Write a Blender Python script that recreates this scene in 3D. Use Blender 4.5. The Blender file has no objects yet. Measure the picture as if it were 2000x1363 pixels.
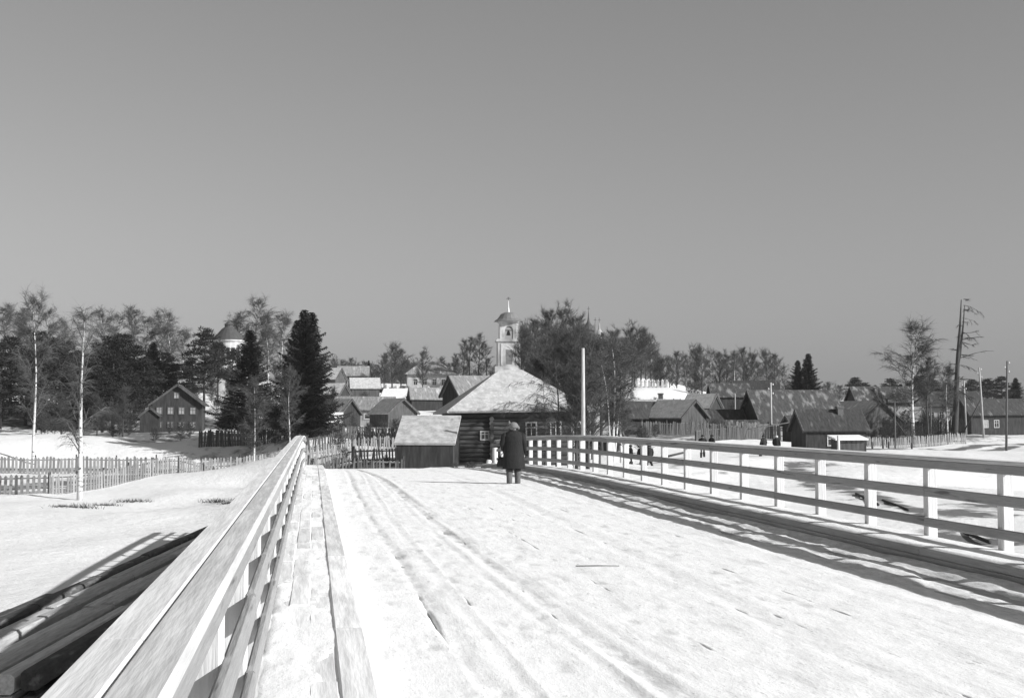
import bpy, math, random
import numpy as np
from mathutils import Vector, Matrix, Euler, noise as mnoise
R = math.radians
# ------------------------------------------------------------------ camera
F = 2660.0                       # focal length in photo pixels (photo 2000 px wide)
YAW = math.atan((1000-612)/F)    # the bridge's vanishing point is left of the middle
PITCH = math.atan((816-681.5)/F)
CAM = Vector((0, 0, 1.79))
scene = bpy.context.scene
cam = bpy.data.objects.new('camera', bpy.data.cameras.new('camera'))
scene.collection.objects.link(cam)
cam.data.sensor_width = 36; cam.data.lens = F/2000*36
cam.data.clip_end = 9000; cam.data.clip_start = .05
cam.location = CAM; cam.rotation_euler = (R(90)+PITCH, 0, -YAW)
scene.camera = cam
# ------------------------------------------------------------------ sky, sun, exposure
SHADOW = Vector((-1.57, 1.05, -1.0))            # way the light travels
sun_dir = (-SHADOW).normalized()
ELEV = math.asin(sun_dir.z); AZ = math.atan2(sun_dir.x, sun_dir.y)
w = bpy.data.worlds.new('World'); scene.world = w; w.use_nodes = True
nt = w.node_tree; nt.nodes.clear()
sky = nt.nodes.new('ShaderNodeTexSky'); sky.sky_type = 'NISHITA'; sky.sun_disc = False
sky.sun_elevation = ELEV; sky.sun_rotation = AZ; sky.air_density = 1.0; sky.dust_density = 1.2
bw = nt.nodes.new('ShaderNodeVectorMath'); bw.operation = 'DOT_PRODUCT'; bw.inputs[1].default_value = (.12, .38, .50)   # blue-sensitive film
bg = nt.nodes.new('ShaderNodeBackground')
bg.inputs['Strength'].default_value = 0.055
wo = nt.nodes.new('ShaderNodeOutputWorld')
nt.links.new(sky.outputs[0], bw.inputs[0]); nt.links.new(bw.outputs['Value'], bg.inputs[0]); nt.links.new(bg.outputs[0], wo.inputs[0])
sun = bpy.data.objects.new('sun', bpy.data.lights.new('sun', 'SUN'))
sun.data.energy = 4.0; sun.data.angle = R(.6); sun.data.color = (1, 1, 1)
sun.rotation_euler = SHADOW.to_track_quat('-Z', 'Y').to_euler()
scene.collection.objects.link(sun)
scene.render.engine = 'CYCLES'
vs = scene.view_settings
vs.view_transform = 'Standard'; vs.look = 'None'; vs.exposure = 0.62; vs.gamma = 1; vs.use_curve_mapping = False
rnd = random.Random(7)
# ------------------------------------------------------------------ pixel helpers (photo pixels, depth d along the view axis)
fw = Vector((math.sin(YAW), math.cos(YAW), 0)); rt = Vector((math.cos(YAW), -math.sin(YAW), 0))
cp, sp = math.cos(PITCH), math.sin(PITCH)
def pos(x, y, d):
    v = fw*cp + Vector((0, 0, sp)) + rt*((x-1000)/F) + (Vector((0, 0, cp)) - fw*sp)*((681.5-y)/F)
    return CAM + v*(d/v.dot(fw))
# ------------------------------------------------------------------ materials (black-and-white film: all neutral greys)
M = {}
def mat(name, v, var=.25, scale=(4, 4, 4), rough=.8, bump=.0, bscale=None, rand=0., second=None, thr=.55, sharp=.08, spec=.25):
    m = bpy.data.materials.new(name); m.use_nodes = True; t = m.node_tree; n = t.nodes; L = t.links
    b = n['Principled BSDF']; b.inputs['Roughness'].default_value = rough; b.inputs['Specular IOR Level'].default_value = spec
    tc = n.new('ShaderNodeTexCoord'); mp = n.new('ShaderNodeMapping'); mp.inputs['Scale'].default_value = scale
    L.new(tc.outputs['Object'], mp.inputs[0])
    oi = n.new('ShaderNodeObjectInfo')
    ad = n.new('ShaderNodeVectorMath'); ad.operation = 'ADD'
    cm = n.new('ShaderNodeVectorMath'); cm.operation = 'SCALE'; cm.inputs[0].default_value = (37, 53, 71); L.new(oi.outputs['Random'], cm.inputs['Scale'])
    L.new(mp.outputs[0], ad.inputs[0]); L.new(cm.outputs[0], ad.inputs[1])
    nz = n.new('ShaderNodeTexNoise'); nz.inputs['Scale'].default_value = 1; nz.inputs['Detail'].default_value = 6; nz.inputs['Roughness'].default_value = .62
    L.new(ad.outputs[0], nz.inputs['Vector'])
    mr = n.new('ShaderNodeMapRange'); mr.inputs['From Min'].default_value = .25; mr.inputs['From Max'].default_value = .75
    mr.inputs['To Min'].default_value = v*(1-var); mr.inputs['To Max'].default_value = v*(1+var)
    L.new(nz.outputs[0], mr.inputs[0]); out = mr.outputs[0]
    if second is not None:
        nz2 = n.new('ShaderNodeTexNoise'); nz2.inputs['Scale'].default_value = .37; nz2.inputs['Detail'].default_value = 5
        L.new(ad.outputs[0], nz2.inputs['Vector'])
        r2 = n.new('ShaderNodeMapRange'); r2.inputs['From Min'].default_value = thr-sharp; r2.inputs['From Max'].default_value = thr+sharp
        L.new(nz2.outputs[0], r2.inputs[0])
        mx = n.new('ShaderNodeMix'); mx.data_type = 'FLOAT'
        L.new(r2.outputs[0], mx.inputs[0]); L.new(out, mx.inputs[2]); mx.inputs[3].default_value = second
        out = mx.outputs[0]
    if rand:
        r3 = n.new('ShaderNodeMapRange'); r3.inputs['To Min'].default_value = 1-rand; r3.inputs['To Max'].default_value = 1+rand
        L.new(oi.outputs['Random'], r3.inputs[0])
        ml = n.new('ShaderNodeMath'); ml.operation = 'MULTIPLY'; L.new(out, ml.inputs[0]); L.new(r3.outputs[0], ml.inputs[1]); out = ml.outputs[0]
    L.new(out, b.inputs['Base Color'])
    if bump:
        bp = n.new('ShaderNodeBump'); bp.inputs['Strength'].default_value = bump; bp.inputs['Distance'].default_value = .03
        nz3 = n.new('ShaderNodeTexNoise'); nz3.inputs['Scale'].default_value = 1; nz3.inputs['Detail'].default_value = 5
        m3 = n.new('ShaderNodeMapping'); m3.inputs['Scale'].default_value = bscale or scale
        L.new(tc.outputs['Object'], m3.inputs[0]); L.new(m3.outputs[0], nz3.inputs['Vector'])
        L.new(nz3.outputs[0], bp.inputs['Height']); L.new(bp.outputs[0], b.inputs['Normal'])
    M[name] = m
    return m
mat('board', .56, .10, (40, 3, 40), bump=.2, rand=.13, second=.80, thr=.48, sharp=.14)
mat('cap_outer', .60, .12, (60, 4, 60), bump=.15, rand=.06, second=.74, thr=.52, sharp=.12)
mat('cap_inner', .46, .14, (60, 4, 60), bump=.15, rand=.08, second=.62, thr=.56, sharp=.12)
mat('rail_wood', .28, .16, (50, 3.0, 50), bump=.3, rand=.12, second=.12, thr=.66, sharp=.04)
mat('post_wood', .62, .12, (40, 40, 3), bump=.3, rand=.06)
mat('kerb_wood', .36, .25, (30, 1.5, 30), bump=.5, rand=.12)
mat('deck_wood', .42, .2, (40, 2, 40), bump=.3, rand=.15)
mat('dark_timber', .50, .3, (1.5, 14, 14), bump=.4, rand=.3)
mat('mottled_timber', .08, .5, (2.5, 9, 9), bump=.5, rand=.3, second=.22, thr=.60, sharp=.05)  # pale patches painted in for sun dappled through the railing
mat('pile_wood', .10, .4, (12, 12, 2), bump=.4)
mat('old_wood', .085, .6, (4.5, 4.5, .8), bump=.3, rand=.15)
mat('dark_wood', .040, .65, (4.5, 4.5, .8), bump=.3, rand=.15)
mat('log_wood', .065, .45, (2, 16, 16), bump=.4, rand=.3)
mat('fence_wood', .22, .35, (20, 20, 3), bump=.2, rand=.35)
mat('fence_dark', .075, .4, (20, 20, 3), bump=.2, rand=.4)
mat('fence_rail', .14, .3, (3, 12, 12), bump=.2, rand=.2)
mat('light_wood', .38, .25, (8, 8, 2), rand=.1)
mat('trim_white', .48, .12, (6, 6, 6))
mat('roof_snow', .50, .28, (7, 7, 7), bump=.6, bscale=(6, 6, 6), second=.30, thr=.58, sharp=.2)
mat('roof_dull', .36, .3, (6, 6, 6), bump=.5, second=.55, thr=.58, sharp=.15)
mat('roof_white', .80, .06, (2, 2, 2), bump=.3)
mat('roof_grey', .24, .45, (7, 1.5, 1.5), bump=.4, rand=.15, second=.5, thr=.64, sharp=.08)
mat('roof_dark', .050, .6, (7, 1.6, 1.6), bump=.4, rand=.2, second=.15, thr=.66, sharp=.07)
mat('roof_patch', .055, .5, (5, 2.2, 2.2), bump=.4, second=.22, thr=.60, sharp=.09)
mat('plaster', .50, .25, (1.2, 1.2, .8), bump=.15, second=.24, thr=.57, sharp=.12)
mat('metal_dark', .07, .3, (3, 3, 3), rough=.5)
mat('metal_mid', .16, .3, (3, 3, 3), rough=.5)
mat('gilt', .7, .1, (3, 3, 3), rough=.3)
mat('pane', .03, .2, (3, 3, 3), rough=.12, spec=.6)
mat('pane_light', .34, .25, (5, 5, 5), rough=.25, spec=.5)
mat('brick', .12, .3, (8, 8, 14))
mat('bark_dark', .055, .45, (14, 14, 3), bump=.5)
mat('twig_dark', .075, .3, (3, 3, 3))
mat('twig_grey', .095, .3, (3, 3, 3))
mat('needle', .032, .6, (2, 2, 2), rand=.12)
mat('needle_pine', .028, .5, (2, 2, 2), rand=.12)
mat('pole_wood', .34, .3, (14, 14, 2), rand=.25)
mat('pole_dark', .10, .3, (14, 14, 2), rand=.25)
mat('ceramic', .7, .05, (5, 5, 5), rough=.3)
mat('coat', .018, .4, (30, 30, 12), bump=.4, rand=.1)
mat('trouser', .025, .3, (30, 30, 12), bump=.3)
mat('felt', .11, .25, (40, 40, 30), bump=.4)
mat('fur', .19, .4, (60, 60, 60), bump=.8)
mat('fur_dark', .03, .4, (60, 60, 60), bump=.8)
mat('bag', .022, .3, (20, 20, 20), rough=.55)
mat('skin', .34, .1, (20, 20, 20))
mat('scarf', .5, .2, (30, 30, 30))
mat('weed', .06, .5, (6, 6, 6))
mat('snow_roof_heap', .82, .05, (2, 2, 2), bump=.3)
def birch_bark():
    m = mat('bark_birch', .58, .15, (6, 6, 2), bump=.2); t = m.node_tree; n = t.nodes; L = t.links
    b = n['Principled BSDF']; src = b.inputs['Base Color'].links[0].from_socket
    tc = n.new('ShaderNodeTexCoord'); mp = n.new('ShaderNodeMapping'); mp.inputs['Scale'].default_value = (2.2, 2.2, 5)
    L.new(tc.outputs['Object'], mp.inputs[0]); nz = n.new('ShaderNodeTexNoise'); nz.inputs['Scale'].default_value = 1; nz.inputs['Detail'].default_value = 4
    L.new(mp.outputs[0], nz.inputs['Vector'])
    mr = n.new('ShaderNodeMapRange'); mr.inputs['From Min'].default_value = .56; mr.inputs['From Max'].default_value = .62
    L.new(nz.outputs[0], mr.inputs[0]); mx = n.new('ShaderNodeMix'); mx.data_type = 'FLOAT'
    L.new(mr.outputs[0], mx.inputs[0]); L.new(src, mx.inputs[2]); mx.inputs[3].default_value = .05
    L.new(mx.outputs[0], b.inputs['Base Color'])
birch_bark()
def snow_mat(name, v, dirt_attr=None, bump=.5, bscale=3.):
    m = bpy.data.materials.new(name); m.use_nodes = True; t = m.node_tree; n = t.nodes; L = t.links
    b = n['Principled BSDF']; b.inputs['Roughness'].default_value = .75; b.inputs['Specular IOR Level'].default_value = .2
    tc = n.new('ShaderNodeTexCoord')
    def nz(s, det=6):
        k = n.new('ShaderNodeTexNoise'); k.inputs['Scale'].default_value = s; k.inputs['Detail'].default_value = det; k.inputs['Roughness'].default_value = .65
        L.new(tc.outputs['Object'], k.inputs['Vector']); return k
    a = nz(1.7); mr = n.new('ShaderNodeMapRange'); mr.inputs['From Min'].default_value = .3; mr.inputs['From Max'].default_value = .7
    mr.inputs['To Min'].default_value = v*.94; mr.inputs['To Max'].default_value = min(.93, v*1.05); L.new(a.outputs[0], mr.inputs[0])
    out = mr.outputs[0]
    if dirt_attr:
        at = n.new('ShaderNodeAttribute'); at.attribute_name = dirt_attr
        c = nz(.75, 10); ad = n.new('ShaderNodeMath'); ad.operation = 'MULTIPLY_ADD'
        L.new(c.outputs[0], ad.inputs[0]); ad.inputs[1].default_value = 1.6; L.new(at.outputs['Fac'], ad.inputs[2])
        r2 = n.new('ShaderNodeMapRange'); r2.inputs['From Min'].default_value = 1.30; r2.inputs['From Max'].default_value = 1.62
        L.new(ad.outputs[0], r2.inputs[0]); mx = n.new('ShaderNodeMix'); mx.data_type = 'FLOAT'
        L.new(r2.outputs[0], mx.inputs[0]); L.new(out, mx.inputs[2]); mx.inputs[3].default_value = .15; out = mx.outputs[0]
    L.new(out, b.inputs['Base Color'])
    if bump:
        bp = n.new('ShaderNodeBump'); bp.inputs['Strength'].default_value = bump; bp.inputs['Distance'].default_value = .08 if not dirt_attr else .22
        d = nz(bscale, 7); L.new(d.outputs[0], bp.inputs['Height']); L.new(bp.outputs[0], b.inputs['Normal'])
    M[name] = m
snow_mat('snow', .76, 'dirt', .5, 1.3)
snow_mat('deck_snow', .86, None, .22, 9.)
def deck_speckle():
    t = M['deck_snow'].node_tree; n = t.nodes; L = t.links; b = n['Principled BSDF']; src = b.inputs['Base Color'].links[0].from_socket
    tc = n.new('ShaderNodeTexCoord')
    def nz(sc, det):
        mp = n.new('ShaderNodeMapping'); mp.inputs['Scale'].default_value = sc; L.new(tc.outputs['Object'], mp.inputs[0])
        k = n.new('ShaderNodeTexNoise'); k.inputs['Scale'].default_value = 1; k.inputs['Detail'].default_value = det; k.inputs['Roughness'].default_value = .7; L.new(mp.outputs[0], k.inputs['Vector']); return k.outputs[0]
    out = src
    at = n.new('ShaderNodeAttribute'); at.attribute_name = 'worn_shade'; ml = n.new('ShaderNodeMath'); ml.operation = 'MULTIPLY'; L.new(at.outputs['Fac'], ml.inputs[0]); mq = n.new('ShaderNodeMapRange'); mq.inputs['From Min'].default_value = .36; mq.inputs['From Max'].default_value = .66; L.new(nz((9, 3, 9), 6), mq.inputs[0]); L.new(mq.outputs[0], ml.inputs[1]); ml.use_clamp = True
    mw = n.new('ShaderNodeMix'); mw.data_type = 'FLOAT'; L.new(ml.outputs[0], mw.inputs[0]); L.new(out, mw.inputs[2]); mw.inputs[3].default_value = .30; out = mw.outputs[0]
    for sc, det, lo, hi, v in (((26, 5, 26), 4, .60, .74, .42), ((5, .7, 5), 6, .52, .80, .50), ((70, 30, 70), 2, .62, .76, .38)):
        mr = n.new('ShaderNodeMapRange'); mr.inputs['From Min'].default_value = lo; mr.inputs['From Max'].default_value = hi; L.new(nz(sc, det), mr.inputs[0])
        mx = n.new('ShaderNodeMix'); mx.data_type = 'FLOAT'; L.new(mr.outputs[0], mx.inputs[0]); L.new(out, mx.inputs[2]); mx.inputs[3].default_value = v; out = mx.outputs[0]
    L.new(out, b.inputs['Base Color'])
    bp = b.inputs['Normal'].links[0].from_node; L.new(nz((24, 7, 24), 6), bp.inputs['Height'])
deck_speckle()
# ------------------------------------------------------------------ mesh builder
class MB:
    def __init__(s): s.v = []; s.f = []; s.m = []
    def quad(s, pts, mi=0):
        i = len(s.v); s.v += [tuple(p) for p in pts]; s.f.append(tuple(range(i, i+len(pts)))); s.m.append(mi)
    def hexa(s, p, mi=0):      # 8 points: bottom 4 ccw, top 4 ccw
        i = len(s.v); s.v += [tuple(q) for q in p]
        for f in ((3, 2, 1, 0), (4, 5, 6, 7), (0, 1, 5, 4), (1, 2, 6, 5), (2, 3, 7, 6), (3, 0, 4, 7)):
            s.f.append(tuple(i+k for k in f)); s.m.append(mi)
    def box(s, x0, x1, y0, y1, z0, z1, mi=0):
        s.hexa([(x0, y0, z0), (x1, y0, z0), (x1, y1, z0), (x0, y1, z0), (x0, y0, z1), (x1, y0, z1), (x1, y1, z1), (x0, y1, z1)], mi)
    def bbox(s, x0, x1, y0, y1, z0, z1, c=.01, ax='y', mi=0):   # bar with chamfered long edges
        if ax == 'y':
            pr = [(x0+c, z0), (x1-c, z0), (x1, z0+c), (x1, z1-c), (x1-c, z1), (x0+c, z1), (x0, z1-c), (x0, z0+c)]
            A = [(a, y0, b) for a, b in pr]; B = [(a, y1, b) for a, b in pr]
        elif ax == 'x':
            pr = [(y0+c, z0), (y1-c, z0), (y1, z0+c), (y1, z1-c), (y1-c, z1), (y0+c, z1), (y0, z1-c), (y0, z0+c)]
            A = [(x1, a, b) for a, b in pr]; B = [(x0, a, b) for a, b in pr]
        else:
            pr = [(x0+c, y0), (x1-c, y0), (x1, y0+c), (x1, y1-c), (x1-c, y1), (x0+c, y1), (x0, y1-c), (x0, y0+c)]
            A = [(a, b, z1) for a, b in pr]; B = [(a, b, z0) for a, b in pr]
        i = len(s.v); s.v += A+B
        s.f.append(tuple(range(i, i+8))); s.m.append(mi); s.f.append(tuple(range(i+15, i+7, -1))); s.m.append(mi)
        for k in range(8):
            s.f.append((i+k, i+8+k, i+8+(k+1) % 8, i+(k+1) % 8)); s.m.append(mi)
    def tube(s, pts, rad, n=6, mi=0, cap=True):
        rings = []; pts = [Vector(p) for p in pts]
        for k, p in enumerate(pts):
            d = (pts[min(k+1, len(pts)-1)]-pts[max(k-1, 0)])
            d = d.normalized() if d.length > 1e-9 else Vector((0, 0, 1))
            a = Vector((1, 0, 0)) if abs(d.x) < .8 else Vector((0, 1, 0))
            u = d.cross(a).normalized(); q = d.cross(u); i = len(s.v)
            for j in range(n):
                t = 2*math.pi*j/n; o = u*math.cos(t)+q*math.sin(t)
                s.v.append(tuple(p+o*rad[k]))
            rings.append(i)
        for a, b in zip(rings, rings[1:]):
            for j in range(n):
                s.f.append((a+j, a+(j+1) % n, b+(j+1) % n, b+j)); s.m.append(mi)
        if cap:
            s.f.append(tuple(rings[0]+j for j in range(n-1, -1, -1))); s.m.append(mi)
            s.f.append(tuple(rings[-1]+j for j in range(n))); s.m.append(mi)
    def loft(s, rings, mi=0, cap=True):
        n = len(rings[0]); st = []
        for r in rings: st.append(len(s.v)); s.v += [tuple(p) for p in r]
        for a, b in zip(st, st[1:]):
            for j in range(n): s.f.append((a+j, a+(j+1) % n, b+(j+1) % n, b+j)); s.m.append(mi)
        if cap:
            s.f.append(tuple(st[0]+j for j in range(n-1, -1, -1))); s.m.append(mi)
            s.f.append(tuple(st[-1]+j for j in range(n))); s.m.append(mi)
    def lathe(s, prof, n=12, c=(0, 0), mi=0, rot=0):
        s.loft([[(c[0]+r*math.cos(rot+2*math.pi*j/n), c[1]+r*math.sin(rot+2*math.pi*j/n), z) for j in range(n)] for r, z in prof], mi)
    def slab(s, poly, th, mi=0):
        P = [Vector(p) for p in poly]; nrm = (P[1]-P[0]).cross(P[2]-P[0]).normalized()
        n = len(P); i = len(s.v); s.v += [tuple(p) for p in P]+[tuple(p-nrm*th) for p in P]
        s.f.append(tuple(range(i, i+n))); s.m.append(mi); s.f.append(tuple(range(i+2*n-1, i+n-1, -1))); s.m.append(mi)
        for k in range(n): s.f.append((i+k, i+n+k, i+n+(k+1) % n, i+(k+1) % n)); s.m.append(mi)
    def mesh(s, name, mats, smooth=False):
        me = bpy.data.meshes.new(name); me.from_pydata(s.v, [], s.f)
        for m in ([mats] if isinstance(mats, str) else mats): me.materials.append(M[m])
        if any(s.m): me.polygons.foreach_set('material_index', s.m)
        if smooth: me.polygons.foreach_set('use_smooth', [True]*len(me.polygons))
        me.update(); return me
COL = scene.collection
def put(name, me, parent=None, loc=(0, 0, 0), rot=(0, 0, 0), scale=None, **props):
    o = bpy.data.objects.new(name, me); COL.objects.link(o)
    o.location = loc; o.rotation_euler = rot
    if scale: o.scale = scale if hasattr(scale, '__len__') else (scale,)*3
    if parent: o.parent = parent
    for k, v in props.items():
        if v is not None: o[k] = v
    return o
def thing(name, label, cat, loc=(0, 0, 0), rz=0, group=None, scale=None):
    return put(name, None, None, loc, (0, 0, rz), scale, label=label, category=cat, group=group)
def one(name, mb, mats, label, cat, loc=(0, 0, 0), rz=0, group=None, smooth=False, scale=None):
    return put(name, mb.mesh(name, mats, smooth), None, loc, (0, 0, rz), scale, label=label, category=cat, group=group)
# ------------------------------------------------------------------ terrain
CP = [pos(*a) for a in [
    (100, 963, 91), (500, 948, 115), (158, 980, 88), (60, 1170, 41), (300, 1103, 50), (350, 990, 84), (-150, 990, 84), (-300, 1100, 50),
    (60, 925, 121), (305, 925, 121), (60, 850, 143), (180, 852, 143), (290, 866, 143), (430, 920, 124), (520, 915, 124), (-150, 850, 143),
    (350, 842, 158), (490, 846, 142), (600, 850, 130), (150, 790, 195), (420, 775, 205), (250, 762, 235), (-100, 790, 195), (560, 790, 200), (100, 745, 260), (450, 745, 260), (-200, 745, 260),
    (690, 868, 105), (690, 835, 160), (760, 836, 168), (850, 800, 205), (850, 772, 240), (1280, 757, 255), (1250, 800, 205), (1000, 735, 300), (700, 750, 290), (640, 765, 250), (1150, 735, 300),
    (830, 906, 80), (970, 901, 85), (1150, 895, 92), (1060, 880, 100), (900, 850, 130), (1100, 845, 130),
    (1250, 917, 93), (1390, 893, 96), (1560, 915, 90), (1640, 884, 112), (1500, 866, 148), (1700, 876, 142), (1880, 868, 150), (1960, 882, 138), (1960, 852, 182), (1780, 850, 172), (1900, 818, 240),
    (1863, 850, 168), (1300, 850, 130), (1400, 852, 140), (1750, 812, 230), (1500, 795, 235), (1400, 787, 260), (1560, 780, 260), (1700, 800, 300), (1900, 800, 300), (2100, 815, 230), (2100, 875, 140), (2200, 1000, 80),
    (1975, 1088, 40), (1750, 1000, 59), (1500, 952, 80), (1900, 960, 75), (2200, 1150, 35),
    (200, 775, 500), (1000, 775, 500), (1900, 790, 500), (-600, 790, 400), (2600, 800, 400)]]
CP += [Vector(a) for a in [(4, 8, -3.5), (4, 30, -3.5), (4, 50, -2.2), (-5, 30, -3.6), (-5, 60, -3.6), (-5, 70, -3.6), (-8, 64, -3.65), (-3.2, 66, -3.1), (-4, 78, -3.5), (-8, 50, -3.65), (-12, 60, -3.65), (-2.5, 58, -3.3), (-2.2, 64, -3.0), (-2.8, 71, -3.1), (-3.4, 78, -3.2), (-3.9, 88, -3.3), (-4.2, 98, -3.3), (0.6, 72, -1.0), (1, 80, -.95), (1, 92, -1.0), (4, 85, -.8), (.5, 104, -1.0), (5, 97, -.7), (-5, 90, -3.5), (-8, 80, -3.6), (13, 20, -2.8), (20, 5, -2.8), (4, 61, -.55), (8, 61, -.6), (0, 61, -.75), (4, 70, -.9), (11, 70, -1.0), (15, 78, -1.2),
    (4, -20, -2), (-60, -30, -3), (60, -30, -2.5), (-120, 40, -2.5), (140, 50, -2), (0, 1500, 5), (1500, 500, 5), (-1500, 500, 5), (0, -1500, 0), (1500, -900, 0), (-1500, -900, 0)]]
TA = math.atan((890-1000)/F)+YAW; TD = Vector((math.sin(TA), math.cos(TA), 0)); TS = Vector((math.cos(TA), -math.sin(TA), 0))
_p = pos(405, 1022, 55.4); TK = Vector((_p.x, _p.y, 0))+TS*.1
for _t in (-10, -4, 2, 8, 14, 20, 26, 32):
    for _o in (-1.2, .8, 2.6): _q = TK-TD*_t+TS*_o; CP.append(Vector((_q.x, _q.y, -3.68)))
CPX = np.array([[c.x, c.y] for c in CP]); CPZ = np.array([c.z for c in CP])
def gzs(X, Y):
    X = np.asarray(X, float); Y = np.asarray(Y, float); sh = X.shape; X = X.ravel(); Y = Y.ravel(); out = np.empty(X.size)
    for i in range(0, X.size, 20000):
        dx = X[i:i+20000, None]-CPX[None, :, 0]; dy = Y[i:i+20000, None]-CPX[None, :, 1]
        wt = 1/((dx*dx+dy*dy)+6.)**1.75
        z = (wt*CPZ).sum(1)/wt.sum(1)
        xx = X[i:i+20000]; yy = Y[i:i+20000]
        z = z + .10*np.sin(xx*.31+1.3*np.sin(yy*.17))*np.sin(yy*.23+.7)+.05*np.sin(xx*.9+yy*.4)*np.sin(yy*.77-xx*.2)
        z = z + .06*np.sin(xx*1.7+2*np.sin(yy*.9))*np.sin(yy*1.3+xx*.6)*np.sin(yy*.21+xx*.13)
        under = (xx > -2.2) & (xx < 10) & (yy < 59.5)
        z = np.where(under, np.minimum(z, -1.5), z)
        out[i:i+20000] = z
    return out.reshape(sh)
def gz(x, y): return float(gzs(np.array([x]), np.array([y]))[0])
def G(px, d, dz=0):
    p = pos(px, 816, d); return Vector((p.x, p.y, gz(p.x, p.y)+dz))
def top_z(px, py, d): return pos(px, py, d).z
def axis(lo, hi, step, far, grow=1.35):
    a = list(np.arange(lo, hi+.01, step)); s = step
    while a[-1] < far: s *= grow; a.append(a[-1]+s)
    s = step
    while a[0] > -far: s *= grow; a.insert(0, a[0]-s)
    return np.array(a)
def ground():
    xs = axis(-50, 110, .9, 5000); ys = axis(16, 260, .9, 5000)
    X, Y = np.meshgrid(xs, ys); Z = gzs(X, Y)
    nx, ny = len(xs), len(ys)
    v = np.stack([X, Y, Z], -1).reshape(-1, 3)
    f = [(j*nx+i, j*nx+i+1, (j+1)*nx+i+1, (j+1)*nx+i) for j in range(ny-1) for i in range(nx-1)]
    me = bpy.data.meshes.new('ground'); me.from_pydata(v.tolist(), [], f)
    d = np.where((X > 9) & (Y > 20) & (Y < 130), .34, np.where((X < -3) & (Y > 20) & (Y < 130), .17, .1))
    def seg(a, b, wdt, amt):
        nonlocal d
        ax, ay = a; bx, by = b; L2 = (bx-ax)**2+(by-ay)**2
        t = np.clip(((X-ax)*(bx-ax)+(Y-ay)*(by-ay))/max(L2, 1e-6), 0, 1)
        q = np.hypot(X-(ax+t*(bx-ax)), Y-(ay+t*(by-ay)))
        d = np.maximum(d, amt*np.exp(-(q/wdt)**2))
    def pt(px, py, dd): p = pos(px, py, dd); return (p.x, p.y)
    # worn tracks of the road that turns right beyond the bridge, bare earth by the houses, darker ground along the fences
    seg((6, 66), (16, 82), 1.0, .35)
    for off in (-1.1, 1.1):
        seg((15, 80+off), pt(1560, 900, 92+off*2), .6, .62); seg(pt(1560, 900, 92+off*2), pt(1640, 890, 118+off*3), .7, .75); seg(pt(1560, 910, 90), pt(1760, 990, 62+off*2), .6, .75)
        seg(pt(1640, 884, 122+off*3), pt(2000, 872, 150+off*3), 1.2, 1.1)
    for a in ((1880, 1000, 58, 3.0, 1.0), (1950, 1040, 48, 2.6, 1.0), (1700, 960, 66, 2.2, .8), (1600, 900, 95, 3.5, .8), (1800, 955, 75, 3, .75), (1940, 1000, 62, 3, .9), (1550, 915, 88, 2.6, .95), (1340, 905, 92, 2.5, .75), (1620, 930, 80, 2.5, .8), (2050, 1050, 48, 3, .9)):
        p = pt(a[0], a[1], a[2]); seg(p, p, a[3], a[4])
    seg(pt(1625, 940, 84), pt(1800, 1005, 57), .7, 1.1); seg(pt(1800, 1005, 57), pt(1970, 1085, 40), .7, 1.1); seg(pt(1690, 950, 76), pt(1930, 1075, 42), .6, .95); seg(pt(1540, 890, 96), pt(1600, 935, 78), .8, 1.1)
    seg(pt(-40, 845, 152), pt(300, 845, 153), 6, .95)
    seg(pt(-20, 955, 94), pt(300, 950, 107), 3.5, .85); seg(pt(300, 950, 107), pt(540, 945, 119), 3.5, .85); seg(pt(-20, 920, 124), pt(320, 920, 125), 3, .8); seg(pt(320, 900, 128), pt(560, 900, 132), 7, .6)
    seg(pt(1000, 900, 84), pt(1150, 895, 92), 2.5, .7)
    seg(pt(620, 870, 85), pt(780, 870, 85), 9, .85); seg(pt(620, 860, 115), pt(800, 860, 118), 14, .9)
    seg(pt(300, 845, 150), pt(560, 848, 140), 10, .9); seg(pt(0, 800, 172), pt(330, 800, 176), 16, .85)
    seg(pt(1200, 845, 126), pt(1450, 850, 142), 10, 1.0); seg(pt(1450, 850, 150), pt(1850, 850, 166), 10, 1.0)
    seg(pt(1300, 800, 200), pt(1900, 810, 210), 24, .95); seg(pt(650, 820, 175), pt(820, 820, 180), 10, .75)
    at = me.attributes.new('dirt', 'FLOAT', 'POINT'); at.data.foreach_set('value', d.ravel().astype(np.float32))
    me.materials.append(M['snow']); me.polygons.foreach_set('use_smooth', [True]*len(me.polygons)); me.update()
    put('ground', me, kind='structure')
ground()
# ------------------------------------------------------------------ the bridge
Y0, Y1 = -14.7, 60.3
def dz(y): return 0. if y < 36 else -.00078*(y-36)**2
SW = .19                                     # pavement height above the deck
bridge = thing('wooden_bridge', 'long snowy plank bridge with three-bar wooden railings on both sides', 'bridge', (3.9, Y0, -3.5))
BO = Vector((-3.9, -Y0, 3.5))
def bput(name, me, x, y, z, rx=0, rz=0, ry=0): return put(name, me, bridge, Vector((x, y, z))+BO, (rx, ry, rz))
def slope(y, L): return math.atan((dz(y+L)-dz(y))/L)
_cache = {}
def bar(wd, ht, L, matn, c=.012):
    k = (round(wd, 3), round(ht, 3), round(L, 3), matn)
    if k not in _cache:
        m = MB(); m.bbox(-wd/2, wd/2, 0, L, -ht, 0, c); _cache[k] = m.mesh('bar_'+matn, matn)
    return _cache[k]
posts_y = [5.3+2*k for k in range(-10, 28)]
posts_y = [y for y in posts_y if y <= Y1]
pm = MB(); pm.bbox(-.07, .07, -.07, .07, -.40, 1.0, .012, 'z'); post_me = pm.mesh('railing_post', 'post_wood')
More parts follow.
